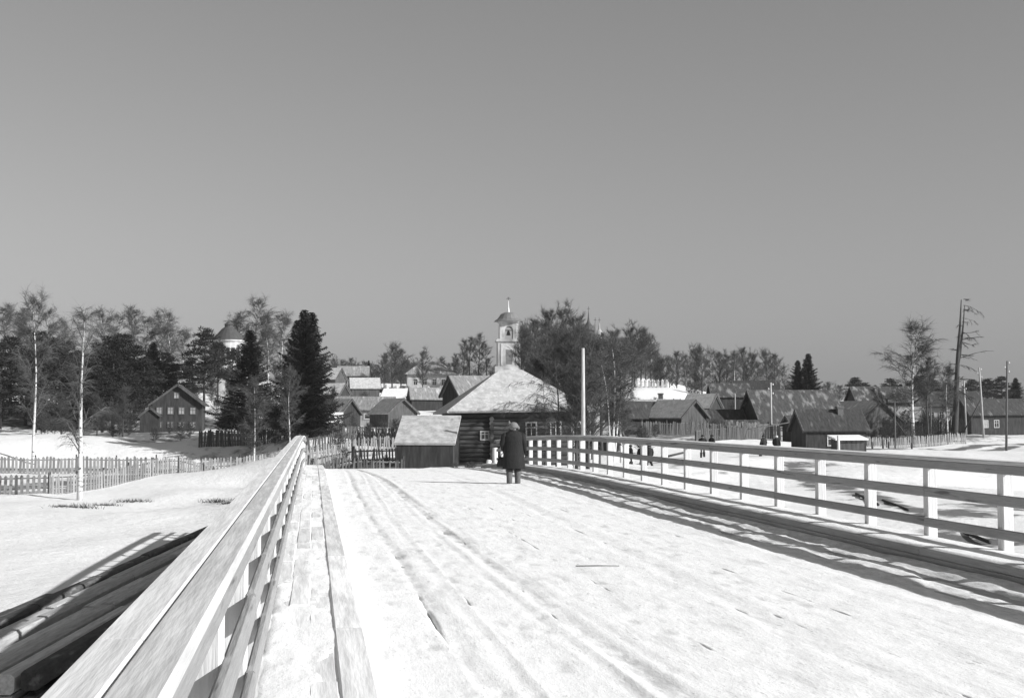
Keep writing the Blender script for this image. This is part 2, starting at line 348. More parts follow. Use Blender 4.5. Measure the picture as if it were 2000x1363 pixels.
for s, x0 in ((-1, -.41), (1, 8.21)):
    for y in posts_y:
        bput('railing_post', post_me, x0+rnd.uniform(-.006, .006), y+.07, SW+dz(y), rz=rnd.uniform(-.03, .03))
    for (drop, ht) in ((1.041, .115), (.684, .13), (.29, .12)):
        y = -13+rnd.choice((0, 2, 4))
        y = Y0
        while y < Y1-.1:
            L = min(rnd.choice((4, 6, 6)), Y1-y)
            for part in range(1):
                Ls = L if y < 32 else min(L, 2.0)
                L = Ls
            bput('rail', bar(.05, ht, L-.006, 'rail_wood'), x0-s*(.07+.025)+rnd.uniform(-.003, .003), y, SW+drop+dz(y)+rnd.uniform(-.008, .008), slope(y, L)+rnd.uniform(-.0015, .0015), rnd.uniform(-.0015, .0015))
            y += L
    for k, (off, mn) in enumerate(((s*(.0325 if s < 0 else .083), 'cap_outer'), (-s*.0835, 'cap_inner'))):
        y = Y0-k*1.5
        while y < Y1-.1:
            L = min(6. if y < 30 else 2., Y1+.12-y)
            bput('cap_plank', bar(.113 if s < 0 or k else .214, .046, L-.008, mn, .008), x0+off, y, SW+1.088+dz(y)+.001*k, slope(y, L))  # right outer cap widened to drop shade on the post tops
            y += L
# pavements: short boards laid lengthwise
for rows in ((-.375, -.195, -.015), (7.69, 7.87, 8.05)):
    for r_i, xs in enumerate(rows):
        y = Y0-rnd.uniform(0, 1.8)
        while y < Y1-.2:
            L = min(rnd.choice((1.7, 2.0, 2.0, 2.2)), Y1-y)
            bput('pavement_board', bar(.166, .05, L-rnd.choice((.015, .02, .03)), 'board', .006), xs+.09+rnd.uniform(-.005, .005), y, SW+dz(y)+rnd.uniform(-.008, .006), slope(y, L), rnd.uniform(-.003, .003), rnd.uniform(-.02, .02))
            y += L
for x in (.275, 7.51):
    for lay in (0, 1):
        y = Y0-lay*2.3
        while y < Y1-.3:
            L = min(5.5 if y < 32 else 2.75, Y1-y)
            nm = 'kerb_beam'
            bput(nm, bar(.22 if lay else .235, .10, L-.012, 'kerb_wood' if x > 1 else 'board', .012), x+(.004 if lay else 0), y, SW+.012-(0 if lay else .102)+dz(y), slope(y, L))
            y += L
# running deck: long planks under trodden snow
nrow = 32; pw = 7.0/nrow
for i in range(nrow):
    y = Y0-rnd.uniform(0, 5)
    while y < Y1-.3:
        L = min(6. if y < 30 else 3., Y1-y)
        bput('deck_plank', bar(pw-.016, .06, L-.01, 'deck_wood', .006), .395+pw*(i+.5), y, -.004+dz(y), slope(y, L)); y += L
for i in range(6):  # unseen ledge added outside the left railing to shade the timber stack
    y = Y0-rnd.uniform(0, 3)
    while y < Y1-3:
        L = min(6. if y < 30 else 3., Y1-2-y)
        bput('shade_ledge_plank', bar(.205, .05, L-.01, 'deck_wood', .006), -.60-.21*i, y, -.12+dz(y)+rnd.uniform(-.004, .004), slope(y, L)); y += L
ol = MB(); ol.bbox(-1.8, 1.0, -.09, .09, -.34, -.175, .015, 'x'); ol_me = ol.mesh('shade_ledge_beam', 'pile_wood')
for y in posts_y: bput('shade_ledge_beam', ol_me, 0, y+.07, dz(y))  # added beams carrying the unseen shade ledge
sub = MB()
ys = [Y0]+list(np.arange(36, Y1, 2.))+[Y1]
for a, b in zip(ys, ys[1:]):
    for xa in (-.42, 1.2, 3.0, 4.8, 6.6, 8.0):
        sub.hexa([(xa, a, dz(a)-.45), (xa+.24, a, dz(a)-.45), (xa+.24, b, dz(b)-.45), (xa, b, dz(b)-.45), (xa, a, dz(a)-.12), (xa+.24, a, dz(a)-.12), (xa+.24, b, dz(b)-.12), (xa, b, dz(b)-.12)])
    sub.hexa([(-.45, a, dz(a)-.115), (8.25, a, dz(a)-.115), (8.25, b, dz(b)-.115), (-.45, b, dz(b)-.115), (-.45, a, dz(a)-.07), (8.25, a, dz(a)-.07), (8.25, b, dz(b)-.07), (-.45, b, dz(b)-.07)])
bput('girder_frame', sub.mesh('girder_frame', 'pile_wood'), 0, 0, 0)
pl = MB(); pl.tube([(0, 0, -5.5), (0, 0, -.45)], [.17, .16], 10); pile_me = pl.mesh('pile', 'pile_wood', True)
cb = MB(); cb.bbox(-.7, 8.5, -.13, .13, -.70, -.452, .02, 'x'); cap_me = cb.mesh('pile_cap', 'pile_wood')
for y in (-8, 1, 10, 19, 28, 37, 46, 55):
    bput('pile_cap', cap_me, 0, y, dz(y))
    for x in (-.3, 2.3, 4.9, 7.5, 8.2): bput('pile', pile_me, x, y, dz(y)-.2)
ab = MB(); ab.box(-.9, 8.7, 59.6, 60.2, -4, dz(60)-.47)
bput('abutment', ab.mesh('abutment', 'pile_wood'), 0, 0, 0)
# snow trodden on the deck; it dips below the planks along the wheel marks and footprints
def deck_snow():
    seams = [.395+7.0/32*i for i in (3, 5, 8, 12, 14, 16, 17, 20, 23, 26)]
    xs = np.array(sorted(set(np.round(np.concatenate([np.arange(.40, 7.395, .05)]+[np.array([c-.018, c-.009, c, c+.009, c+.018]) for c in seams]), 4)))); y = [-2.]
    while y[-1] < Y1+.5: y.append(y[-1]+max(.05, min(.16, abs(y[-1])*.004)))
    ys = np.array(y); X, Y = np.meshgrid(xs, ys)
    def vn(sx, sy, seed):
        gx = np.floor(X*sx).astype(int); gy = np.floor(Y*sy).astype(int); fx = X*sx-gx; fy = Y*sy-gy
        rs = np.random.RandomState(seed); T = rs.rand(256, 256)
        fx = fx*fx*(3-2*fx); fy = fy*fy*(3-2*fy)
        q = lambda i, j: T[i % 256, j % 256]
        return (q(gx, gy)*(1-fx)+q(gx+1, gy)*fx)*(1-fy)+(q(gx, gy+1)*(1-fx)+q(gx+1, gy+1)*fx)*fy
    Z = .022+.010*(vn(.8, .3, 1)-.5)+.007*(vn(3, 1, 2)-.5)+.006*(vn(9, 3, 3)-.5)+.004*(vn(20, 8, 4)-.5)
    fr = (vn(1.2, .7, 90)+.6*vn(3.1, 1.9, 91)+.4*vn(7.3, 4.7, 92)+.3*vn(15, 11, 93))/2.3
    def track(xc, wd, dep, y0, y1, seed, br=.5):
        wob = .05*(vn(.01, .35, seed+2)-.5)*2; c = xc(Y)+wob
        g = np.exp(-((X-c)/wd)**2); on = np.clip((fr*.6+vn(2.6, 1.7, seed)*.4-br)*7, 0, 1)
        e = np.clip((Y-y0)*1.5, 0, 1)*np.clip((y1-Y)*1.5, 0, 1)
        return dep*g*on*e
    Z -= .075*np.exp(-((X-seams[0])/.012)**2)*np.clip((Y-10.6)*1.2, 0, 1)*np.clip((13.8-Y)*1.2, 0, 1)*np.clip((vn(1, 2.5, 11)-.25)*5, .25, 1)
    rut = np.zeros_like(Z)
    for xc, sl, wd, dp in ((1.10, 0., .07, .012), (2.32, -.016, .10, .016), (2.05, -.009, .05, .010), (2.52, -.021, .05, .008), (4.05, .012, .12, .005), (5.5, .016, .14, .004), (1.38, .006, .05, .006)):
        c = xc+sl*(Y-12)+.10*np.sin(Y*.13+xc)+.04*(vn(.01, .5, int(xc*50))-.5); q = (X-c)/wd
        rut += dp*np.exp(-q**2)*(.35+.9*np.clip(vn(.3, .35, int(xc*31))*1.6-.3, 0, 1.2))*(.6+.8*fr)-.004*np.exp(-((np.abs(q)-1.7)/.6)**2)
    Z -= rut
    worn_shade = np.clip(rut*48, 0, 1)
    Z -= track(lambda Y: 2.32-.016*(Y-12)+.10*np.sin(Y*.13+2.32), .06, .022, 9, 46, 21, .50)
    Z -= track(lambda Y: 1.10+.10*np.sin(Y*.13+1.1), .05, .018, 14, 46, 12, .52)
    for k, xc in enumerate(seams[1:]):
        Z -= .026*np.exp(-((X-xc)/.007)**2)*np.clip((vn(.3, .9, 61+3*k)*.6+vn(1, 3.3, 62+3*k)*.4-.68)*6, 0, 1)*np.clip((30-Y)*.2, 0, 1)
    # worn thin along the right kerb: bare boards in streaks, grey partly for shade
    wn = np.clip((X-5.7)/.7, 0, 1)*np.clip((7.35-X)/.15, 0, 1)
    Z -= wn*.024*np.clip((.55*vn(4.5, .45, 95)+.3*vn(10, 1.3, 96)+.15*vn(22, 5, 97)-.38)*4, 0, 1)
    for k in range(420):                       # boot prints
        r_ = random.Random(k); fx, fy = r_.choice((1.0, 1.3, 1.7, 2.2, 2.4, 3.0, 4.6))+r_.gauss(0, .28), r_.uniform(5, 46)
        j0 = np.searchsorted(ys, fy-.4); j1 = np.searchsorted(ys, fy+.4)
        sx_ = X[j0:j1]-fx; sy_ = Y[j0:j1]-fy; bp_ = np.exp(-(sx_/.055)**4-(sy_/.15)**4); am = r_.uniform(.002, .011); Z[j0:j1] -= am*bp_; worn_shade[j0:j1] = np.maximum(worn_shade[j0:j1], bp_*am*55)
    # loose drift along the right kerb
    Z += .05*np.exp(-((7.39-X)/.22)**2)*(vn(2, 1, 81))+.05*np.exp(-((X-6.6)/.5)**2)*(.6*vn(5, 1.6, 83)+.4*vn(13, 4, 84)-.45)
    Z += .05*np.exp(-((X-.40)/.12)**2)*vn(2, .7, 85)
    Z += np.where(Y > 36, -.00078*(Y-36)**2, 0.)
    nx, ny = len(xs), len(ys); v = np.stack([X, Y, Z], -1).reshape(-1, 3)
    idx = np.arange(nx*ny).reshape(ny, nx)
    f = np.stack([idx[:-1, :-1], idx[:-1, 1:], idx[1:, 1:], idx[1:, :-1]], -1).reshape(-1, 4)
    me = bpy.data.meshes.new('snow_cover'); me.from_pydata(v.tolist(), [], f.tolist()); me.materials.append(M['deck_snow'])
    at = me.attributes.new('worn_shade', 'FLOAT', 'POINT'); at.data.foreach_set('value', np.clip(worn_shade+.6*np.clip((X-5.9)/.5, 0, 1), 0, 1).ravel().astype(np.float32))  # right strip darkened for dirty snow and, in part, painted rail shade
    me.polygons.foreach_set('use_smooth', [True]*len(me.polygons)); me.update()
    o = bput('snow_cover', me, 0, 0, 0)
deck_snow()
def pave_snow(x0, x1, lift, seed):
    xs = np.arange(x0, x1, .03); y = [-2.]
    while y[-1] < Y1-.2: y.append(y[-1]+max(.06, min(.2, abs(y[-1])*.005)))
    X, Y = np.meshgrid(xs, np.array(y)); rs = np.random.RandomState(seed); T = rs.rand(256, 256)
    def vn(sx, sy, o):
        gx = np.floor(X*sx+o).astype(int); gy = np.floor(Y*sy+o*3).astype(int); fx = X*sx+o-gx; fy = Y*sy+o*3-gy; fx = fx*fx*(3-2*fx); fy = fy*fy*(3-2*fy)
        q = lambda i, j: T[i % 256, j % 256]
        return (q(gx, gy)*(1-fx)+q(gx+1, gy)*fx)*(1-fy)+(q(gx, gy+1)*(1-fx)+q(gx+1, gy+1)*fx)*fy
    e = np.minimum(X-x0, x1-X)
    Z = SW+lift+.03*(.5*vn(4, .8, 3.3)+.3*vn(9, 2.3, 9.1)+.2*vn(22, 6, 5.7)-.42)-.03*np.exp(-(e/.03)**2)+np.where(Y > 36, -.00078*(Y-36)**2, 0.)
    ny, nx = X.shape; idx = np.arange(nx*ny).reshape(ny, nx); f = np.stack([idx[:-1, :-1], idx[:-1, 1:], idx[1:, 1:], idx[1:, :-1]], -1).reshape(-1, 4)
    me = bpy.data.meshes.new('snow_cover'); me.from_pydata(np.stack([X, Y, Z], -1).reshape(-1, 3).tolist(), [], f.tolist()); me.materials.append(M['deck_snow'])
    me.polygons.foreach_set('use_smooth', [True]*len(me.polygons)); me.update(); bput('snow_cover', me, 0, 0, 0)
pave_snow(7.425, 8.24, .027, 5)
pave_snow(-.36, .392, -.003, 8)
# thick round end posts where the bridge meets the bank
for px, d, h, lean, lab in ((967, 61.6, 1.15, 0, 'thick round pale post at the far end of the bridge railing'), (951, 62.5, .62, .18, 'short leaning pale stump beside the far end of the bridge')):
    p = G(px, d); m = MB(); m.tube([(0, 0, -.4), (0, 0, h-.04), (0, 0, h)], [.13, .12, .09], 12)
    o = one('guard_post', m, 'post_wood', lab, 'post', p, smooth=True); o.rotation_euler = (0, lean, 0)
# ------------------------------------------------------------------ timbers on the snow left of the bridge
def timbers():
    a = math.atan((890-1000)/F)+YAW       # heading of the timbers against the bridge
    dirv = Vector((math.sin(a), math.cos(a), 0)); side = Vector((math.cos(a), -math.sin(a), 0))
    labels = {}
    k0 = TK
    rows = [(-.36, 'mottled_timber', 20.5, 'mottled'), (.10, 'mottled_timber', 0, 'blackened'), (.52, 'dark_timber', 1.2, 'grey'), (.95, 'dark_timber', 3.6, 'grey'), (1.38, 'dark_timber', 6.5, 'grey'), (1.81, 'dark_timber', 9, 'grey'), (2.24, 'dark_timber', 11.5, 'grey'), (2.67, 'mottled_timber', 14, 'mottled')]
    breaks = [0, 12, 17.7, 23.4, 32]
    for ri, (off, mt, start, word) in enumerate(rows):
        for b0, b1 in zip(breaks, breaks[1:]):
            if b1 <= start+1.5: continue
            y = max(b0, start); L = b1-y
            for lev in (2, 1, 0):
                if lev < 2 and not (ri in (0, 1, 7) or start > b0 or b1 == breaks[-1]): continue
                wd = .33; top = -3.68+.36*(lev+1)+((.07*(ri % 2)+rnd.uniform(-.03, .03)) if lev == 2 else 0)-(.06 if ri == 0 else 0)
                m = MB(); m.bbox(0, L-.05, -wd/2, wd/2, -.345, 0, .06, 'x'); me = m.mesh('squared_timber', mt)
                c = k0-dirv*(y+L)+side*off
                put('squared_timber', me, None, (c.x, c.y, top), (rnd.uniform(-.03, .03), 0, math.pi/2-a+rnd.uniform(-.002, .002)),
                    label='%s squared timber in the %s layer of the beam stack beside the bridge' % (word, ('bottom', 'middle', 'top')[lev]), category='timber', group='%s timbers in the %s layer of the stack' % (word, ('bottom', 'middle', 'top')[lev]))
timbers()
# ------------------------------------------------------------------ fences
pk = {}
def picket_mesh(wd, h, mn):
    k = (wd, h, mn)
    if k not in pk:
        m = MB(); i = len(m.v); t = .022
        pr = [(-wd/2, 0), (wd/2, 0), (wd/2, h-.10), (0, h), (-wd/2, h-.10)]
        m.v = [(x, -t/2, z) for x, z in pr]+[(x, t/2, z) for x, z in pr]
        m.f = [(0, 1, 2, 3, 4), (9, 8, 7, 6, 5)]+[(k2, k2+5, (k2+1) % 5+5, (k2+1) % 5) for k2 in range(5)]; m.m = [0]*7
        pk[k] = m.mesh('picket', mn)
    return pk[k]
def fence(label, pts, h=1.25, wd=.11, gap=.2, mn='fence_wood', post=2.6, group=None, jitter=.05, name='picket_fence', back=1):
    P = [G(*p) if len(p) == 2 else Vector(p) for p in pts]
    base = P[0]; t = thing(name, label, 'fence', base, 0, group)
    rm = MB()
    for A, B in zip(P, P[1:]):
        L = (B-A).xy.length; dr = (B-A)/L; a = math.atan2(dr.y, dr.x); n = max(1, int(L/gap)); nn = Vector((-dr.y, dr.x, 0))*back
        for k in range(n+1):
            q = A+dr*(L*k/n); z = gz(q.x, q.y)
            if rnd.random() < .03: continue
            me = picket_mesh(wd, h, mn)
            put('picket', me, t, Vector((q.x, q.y, z-.08))-base, (rnd.gauss(0, jitter*.6), rnd.gauss(0, jitter), a), (1, 1, rnd.uniform(.93, 1.05)))
        npst = max(1, round(L/post)); last = None
        for k in range(npst+1):
            q = A+dr*(L*k/npst)+nn*.10; z = gz(q.x, q.y)
            m = pk.setdefault(('post', h, mn), None)
            if m is None:
                mm = MB(); mm.tube([(0, 0, -.3), (0, 0, h+.08)], [.065, .06], 7); m = pk[('post', h, mn)] = mm.mesh('fence_post', 'fence_dark')
            put('post', m, t, Vector((q.x, q.y, z))-base)
            if last is not None:
                for fz in (.28, .78):
                    mm = MB(); u = last-base+Vector((0, 0, h*fz))-nn*.05; w2 = Vector((q.x, q.y, z))-base+Vector((0, 0, h*fz))-nn*.05
                    mm.tube([u, w2], [.04, .04], 4); put('rail', mm.mesh('fence_rail', 'fence_rail'), t)
            last = Vector((q.x, q.y, z))
    return t
fence('low picket fence of pale stakes in front of the birch field', [(-10, 90), (100, 91), (300, 103), (400, 110), (520, 115)], 1.35, .20, .33, 'fence_wood', 3.0, jitter=.03)
fence('taller picket fence of close weathered stakes before the snow mound', [(-10, 119), (150, 120), (306, 121)], 1.6, .21, .31, 'fence_wood', 3.2, jitter=.025)
fence('crooked picket fence running along the foot of the tree bank', [(395, 122), (470, 124), (545, 126)], 1.2, .18, .30, 'fence_wood', 3.0, jitter=.05)
fence('dark picket fence standing just beyond the end of the bridge', [(600, 70), (700, 72), (790, 74)], 1.25, .10, .19, 'fence_dark', 2.4)
fence('grey picket fence around the plot before the sheds', [(596, 92), (690, 95), (790, 97)], 1.45, .12, .22, 'fence_wood', 2.6)
fence('dark board fence in front of the long shed', [(600, 130), (720, 134), (800, 134)], 1.3, .2, .24, 'fence_dark', 3, name='board_fence')
fence('pale picket fence beside the road under the tall dead tree', [(1684, 141), (1780, 144), (1886, 149)], 1.3, .13, .22, 'fence_wood', 3)
fence('dark board fence between the gabled cottage and the poles', [(1255, 126), (1350, 130), (1450, 136)], 1.35, .2, .23, 'fence_dark', 3, name='board_fence')
fence('dark board fence behind the snow-roofed kiosk', [(1690, 166), (1780, 168), (1856, 166)], 1.9, .2, .23, 'fence_dark', 3, name='board_fence')
fence('grey board fence under the leaning birch', [(1440, 138), (1500, 138), (1560, 136)], 1.6, .22, .25, 'fence_wood', 3, name='board_fence', jitter=.02)
fence('dark paling fence across the plots in front of the gabled shed', [(600, 106), (700, 108), (800, 106)], 1.3, .13, .21, 'fence_dark', 2.6)
fence('sparse grey stake fence in the plot nearer than the dark paling', [(604, 82), (690, 83), (786, 82)], 1.1, .10, .2, 'fence_wood', 2.6, jitter=.07)
fence('tall black board fence behind the gabled cottage', [(1235, 150), (1340, 160), (1460, 164)], 1.8, .22, .25, 'fence_dark', 3, name='board_fence')
fence('black board fence at the foot of the great barn', [(1360, 120), (1420, 124), (1480, 128)], 1.3, .2, .23, 'fence_dark', 3, name='board_fence')
fence('dark board fence on the bank between the spruces', [(390, 134), (470, 134), (560, 132)], 1.7, .2, .23, 'fence_dark', 3, name='board_fence')
# ------------------------------------------------------------------ houses
def window(parent, face, u, z, ww, wh, w, l, matn='trim_white', glass='pane'):
    m = MB(); f = .09*max(1, ww/.8); a, b = ww/2, wh/2; t = .05
    m.box(-a-f, -a, -t, .0, -b-f, b+f); m.box(a, a+f, -t, .0, -b-f, b+f); m.box(-a, a, -t, .0, b, b+f); m.box(-a, a, -t, .0, -b-f, -b)
    m.box(-.025, .025, -t+.012, -.003, -b, b); m.box(-a, -.025, -t+.012, -.003, b*.3, b*.3+.05); m.box(.025, a, -t+.012, -.003, b*.3, b*.3+.05)
    p = MB(); p.box(-a, a, -.012, -.002, -b, b)
    if face == 'front': loc, rz = (u, -l/2-.01, z), 0
    elif face == 'right': loc, rz = (w/2+.01, u, z), math.pi/2
    elif face == 'left': loc, rz = (-w/2-.01, u, z), -math.pi/2
    o = put('window', m.mesh('window', matn), parent, loc, (0, 0, rz)); put('pane', p.mesh('pane', glass), o)
    return o
def house(name, label, cat, px, d, a, w, l, hw, rr, roof='gable', wm='old_wood', rm='roof_grey', ov=.35, wins=(), chim=None, door=None, group=None, dz_=0, logs=False, rm2=None, glass='pane', trim='trim_white'):
    p = G(px, d, dz_); t = thing(name, label, cat, p, R(a)-YAW, group); t.rotation_euler.x = rnd.uniform(-.012, .012); t.rotation_euler.y = rnd.uniform(-.014, .014)
    m = MB(); B = -1.2
    i = 0
    m.box(-w/2, w/2, -l/2, l/2, B, hw)
    if roof == 'gable':
        for x in (-w/2, w/2):
            s = 1 if x > 0 else -1
            q = [(x, -l/2, hw), (x, l/2, hw), (x, 0, hw+rr)]; m.quad(q if s > 0 else q[::-1])
    put('wall', m.mesh('wall', wm), t)
    th = .14; k = rr/(l/2); e = ov*k
    def slab(poly, mn=rm):
        q = MB(); q.slab(poly, th); put('roof_slope', q.mesh('roof_slope', mn), t)
    T = .14
    if roof == 'gable':
        xa, xb = -w/2-ov, w/2+ov; zb, zt = hw-e+T, hw+rr+T
        slab([(xa, -l/2-ov, zb), (xb, -l/2-ov, zb), (xb, 0, zt), (xa, 0, zt)])
        slab([(xb, l/2+ov, zb), (xa, l/2+ov, zb), (xa, 0, zt-.003), (xb, 0, zt-.003)], rm2 or rm)
        for x in (xa+.02, xb-.02):
            bm = MB()
            for s in (-1, 1): bm.slab([(x-.04, s*(l/2+ov), zb+.015), (x+.04, s*(l/2+ov), zb+.015), (x+.04, 0, zt+.015), (x-.04, 0, zt+.015)][::s*-1], .22)
            put('bargeboard', bm.mesh('bargeboard', 'old_wood'), t)
    elif roof == 'hip':
        r = max(0, w/2-l/2*.9); X, Yy = w/2+ov, l/2+ov; zb, zt = hw-.12+T, hw+rr+T
        slab([(-X, -Yy, zb), (X, -Yy, zb), (r, 0, zt), (-r, 0, zt)]); slab([(X, Yy, zb), (-X, Yy, zb), (-r, 0, zt), (r, 0, zt)], rm2 or rm)
        slab([(X, -Yy, zb), (X, Yy, zb), (r, 0, zt)], rm2 or rm); slab([(-X, Yy, zb), (-X, -Yy, zb), (-r, 0, zt)], rm2 or rm)
    elif roof == 'mono':
        slab([(-w/2-ov, -l/2-ov, hw-.02), (w/2+ov, -l/2-ov, hw-.02), (w/2+ov, l/2+ov, hw+rr), (-w/2-ov, l/2+ov, hw+rr)])
        m2 = MB(); m2.hexa([(-w/2+.01, -l/2+.01, hw-.3), (w/2-.01, -l/2+.01, hw-.3), (w/2-.01, l/2-.01, hw-.3), (-w/2+.01, l/2-.01, hw-.3), (-w/2+.01, -l/2+.01, hw-.13), (w/2-.01, -l/2+.01, hw-.13), (w/2-.01, l/2-.01, hw+rr-.2), (-w/2+.01, l/2-.01, hw+rr-.2)])
        put('upper_wall', m2.mesh('upper_wall', wm), t)
    for wn in wins: window(t, *wn[:5], w, l, trim, wn[5] if len(wn) > 5 else glass)
    if chim:
        c = MB(); x, y, zt_ = chim; c.bbox(x-.25, x+.25, y-.25, y+.25, hw, zt_-.15, .02, 'z'); c.box(x-.31, x+.31, y-.31, y+.31, zt_-.15, zt_)
        put('chimney', c.mesh('chimney', 'brick'), t)
    if door:
        f, u, dw, dh = door; c = MB(); c.box(-dw/2, dw/2, -.04, -.005, 0, dh); c.box(-dw/2-.08, -dw/2, -.06, -.006, 0, dh+.08); c.box(dw/2, dw/2+.08, -.06, -.006, 0, dh+.08)
        put('door', c.mesh('door', 'dark_wood'), t, (u, -l/2, -.1) if f == 'front' else (w/2, u, -.1), (0, 0, 0 if f == 'front' else math.pi/2))
    if logs:
        n = int(round((hw+.3)/.27))
        for side in ('front', 'left'):
            L = (w if side == 'front' else l)+.5
            mm = MB(); mm.tube([(-L/2, 0, 0), (L/2, 0, 0)], [.145, .145], 10); me = mm.mesh('log', 'log_wood', False)
            for k2 in range(n):
                z = -.25+k2*.27+(.135 if side == 'left' else 0)
                if z > hw-.1: continue
                put('log', me, t, (0, -l/2-.04, z) if side == 'front' else (-w/2-.04, 0, z), (0, 0, 0 if side == 'front' else math.pi/2))
    return t
def wz(py, px, d): return top_z(px, py, d)
# the big log house beyond the bridge (corner toward the bridge)
def corner_house():
    a = 9; w, l = 7.8, 7.0
    c = G(895, 84); ux = rt*math.cos(R(a))+fw*math.sin(R(a)); uy = -rt*math.sin(R(a))+fw*math.cos(R(a))
    g = G(970, 85).z; ctr = c+ux*w/2+uy*l/2
    t = house('log_house', 'large log house with a pale hipped roof and white window frames by the bridge end', 'house', 1000, 85, a, w, l, 3.25, 2.55, 'hip', 'old_wood', 'roof_snow', .75,
              wins=[('front', .66, 2.05, .55, .85), ('front', 2.2, 2.05, .55, .85), ('front', 3.5, 2.05, .5, .85), ('front', -2.25, 1.75, .42, .42), ('left', 0, 1.75, .5, .6)], logs=True, rm2='roof_snow')
    t.location = (ctr.x, ctr.y, g)
    for o in t.children:
        if o.name.startswith('window'): o.location += Vector((0, -.19, 0)) if abs(o.rotation_euler.z) < .1 else Vector((-.19, 0, 0))
    m = MB(); m.tube([(0, -.42, 0), (0, 0, 0)], [.15, .15], 10); me = m.mesh('log_end', 'log_wood')
    for k in range(12): put('log_end', me, t, (-1.84, -l/2, -.2+k*.27))
corner_house()
house('low_shed', 'low shed with a sagging pale roof leaning against the log house', 'shed', 836, 80, -4, 3.3, 3.0, 1.35, 1.55, 'mono', 'dark_wood', 'roof_dull', .12)
house('gabled_shed', 'small plank shed with pale roof slope and dark doorway beyond the picket plots', 'shed', 768, 165, -58, 5.0, 3.9, 1.9, 1.6, 'gable', 'old_wood', 'roof_snow', .3, rm2='roof_grey')
house('long_shed', 'long low shed with dark roof and pale walls next to the gabled shed', 'shed', 712, 182, -3, 7.6, 4.5, 1.9, 1.6, 'gable', 'light_wood', 'roof_grey', .3, wins=[('front', 1.2, 1.0, 1.6, .5)])
house('gabled_house', 'dark two-storey gabled wooden house with rows of pale windows under the tree bank', 'house', 350, 160, -80, 7.5, 5.6, 3.2, 2.1, 'gable', 'dark_wood', 'roof_white', .45,
      wins=[('right', u, 2.35, .55, .7, 'pane_light') for u in (-2.0, -.75, .5, 1.75)]+[('right', u, .75, .55, .6, 'pane_light') for u in (-2.0, -.75, .5, 1.75)]+[('right', -.1, 4.1, .5, .6, 'pane_light')], rm2='roof_dark', trim='old_wood')
house('lean_to', 'small dark lean-to built against the gabled house', 'shed', 296, 157, -80, 4.5, 2.2, 1.8, .9, 'gable', 'dark_wood', 'roof_dark', .2)
house('barn', 'grey-roofed outbuilding behind the big log house', 'barn', 935, 128, 24, 5.5, 4.5, 3.7, 1.7, 'gable', 'dark_wood', 'roof_grey', .3)
house('cottage', 'gabled cottage with pale roof and dark front beside the snowy hill', 'house', 1322, 138, -52, 4.8, 3.5, 2.1, 1.5, 'gable', 'old_wood', 'roof_snow', .35, rm2='roof_grey')
house('cottage', 'cottage with a small chimney and pale roof behind the gabled cottage', 'house', 1275, 150, -12, 5.5, 4.5, 2.6, 1.6, 'gable', 'old_wood', 'roof_snow', .35, chim=(.9, .3, 5.0))
house('hut', 'little hut with steep white roof and black gable end', 'hut', 1372, 190, -40, 4.2, 3.2, 1.5, 1.7, 'gable', 'dark_wood', 'roof_snow', .3)
house('barn', 'long dark barn with snow lying along its roof edge behind the little hut', 'barn', 1424, 205, 2, 5.6, 4.5, 2.2, 1.9, 'gable', 'dark_wood', 'roof_patch', .3)
house('low_shed', 'low shed under a flat white snow roof near the little hut', 'shed', 1404, 172, 0, 3.4, 2.4, 1.2, .5, 'mono', 'dark_wood', 'roof_white', .15)
house('great_barn', 'great black barn with steep roof patched with melting snow behind the pole', 'barn', 1545, 152, 14, 9.6, 6.2, 2.5, 3.3, 'gable', 'dark_wood', 'roof_patch', .5, door=('front', -3.2, .9, 1.8))
house('outbuilding', 'pale log outbuilding with one black window hole before the great barn', 'shed', 1505, 143, 2, 4.6, 3, 1.5, .35, 'mono', 'light_wood', 'roof_grey', .2, wins=[('front', 1.4, .75, .5, .5)], trim='old_wood')
house('dark_house', 'low dark house with chimney and one white-framed window beside the kiosk', 'house', 1617, 116, 6, 5.2, 4.0, 1.75, 1.6, 'gable', 'dark_wood', 'roof_dark', .3, wins=[('front', -.4, .85, .6, .75)], chim=(.9, -.4, 3.7))
house('gabled_house', 'wide gabled house with grey roof slope behind the low dark house', 'house', 1680, 168, -66, 7.5, 6.2, 2.0, 2.2, 'gable', 'old_wood', 'roof_grey', .4, rm2='roof_grey')
house('kiosk', 'small board kiosk with thick snow on its flat roof beside the road', 'kiosk', 1655, 108, 3, 2.1, 1.9, 1.25, .22, 'mono', 'old_wood', 'roof_white', .25)
house('farmhouse', 'long farmhouse with black roof above a snowy yard', 'house', 1722, 212, 6, 9.5, 5, 2.4, 2.2, 'gable', 'old_wood', 'roof_patch', .4, rm2='roof_dark')
house('hipped_house', 'square house with dark hipped roof and pale porch', 'house', 1815, 205, -8, 5.2, 4.8, 2.6, 1.8, 'hip', 'light_wood', 'roof_dark', .5, wins=[('front', -1.4, 1.4, .6, .9), ('front', 0, 1.4, .6, .9), ('front', 1.4, 1.4, .6, .9)])
house('gabled_house', 'dark wooden house with black roof beside the tall dead tree', 'house', 1937, 192, 8, 8.6, 5, 2.9, 2.0, 'gable', 'dark_wood', 'roof_dark', .4, wins=[('front', -2.2, 1.5, .6, .9, 'pane_light'), ('front', -.6, 1.5, .6, .9)], rm2='roof_dark')
house('cottage', 'pale-roofed cottage behind the wide gabled house', 'house', 1745, 185, -30, 6, 4, 2.0, 1.5, 'gable', 'dark_wood', 'roof_snow', .3)
house('village_house', 'far wooden house with a row of pale windows on the hill', 'house', 690, 265, 4, 5.6, 5, 3.0, 1.7, 'gable', 'old_wood', 'roof_grey', .4, wins=[('front', u, 1.5, .7, 1.0, 'pane_light') for u in (-2, -.7, .7, 2)])
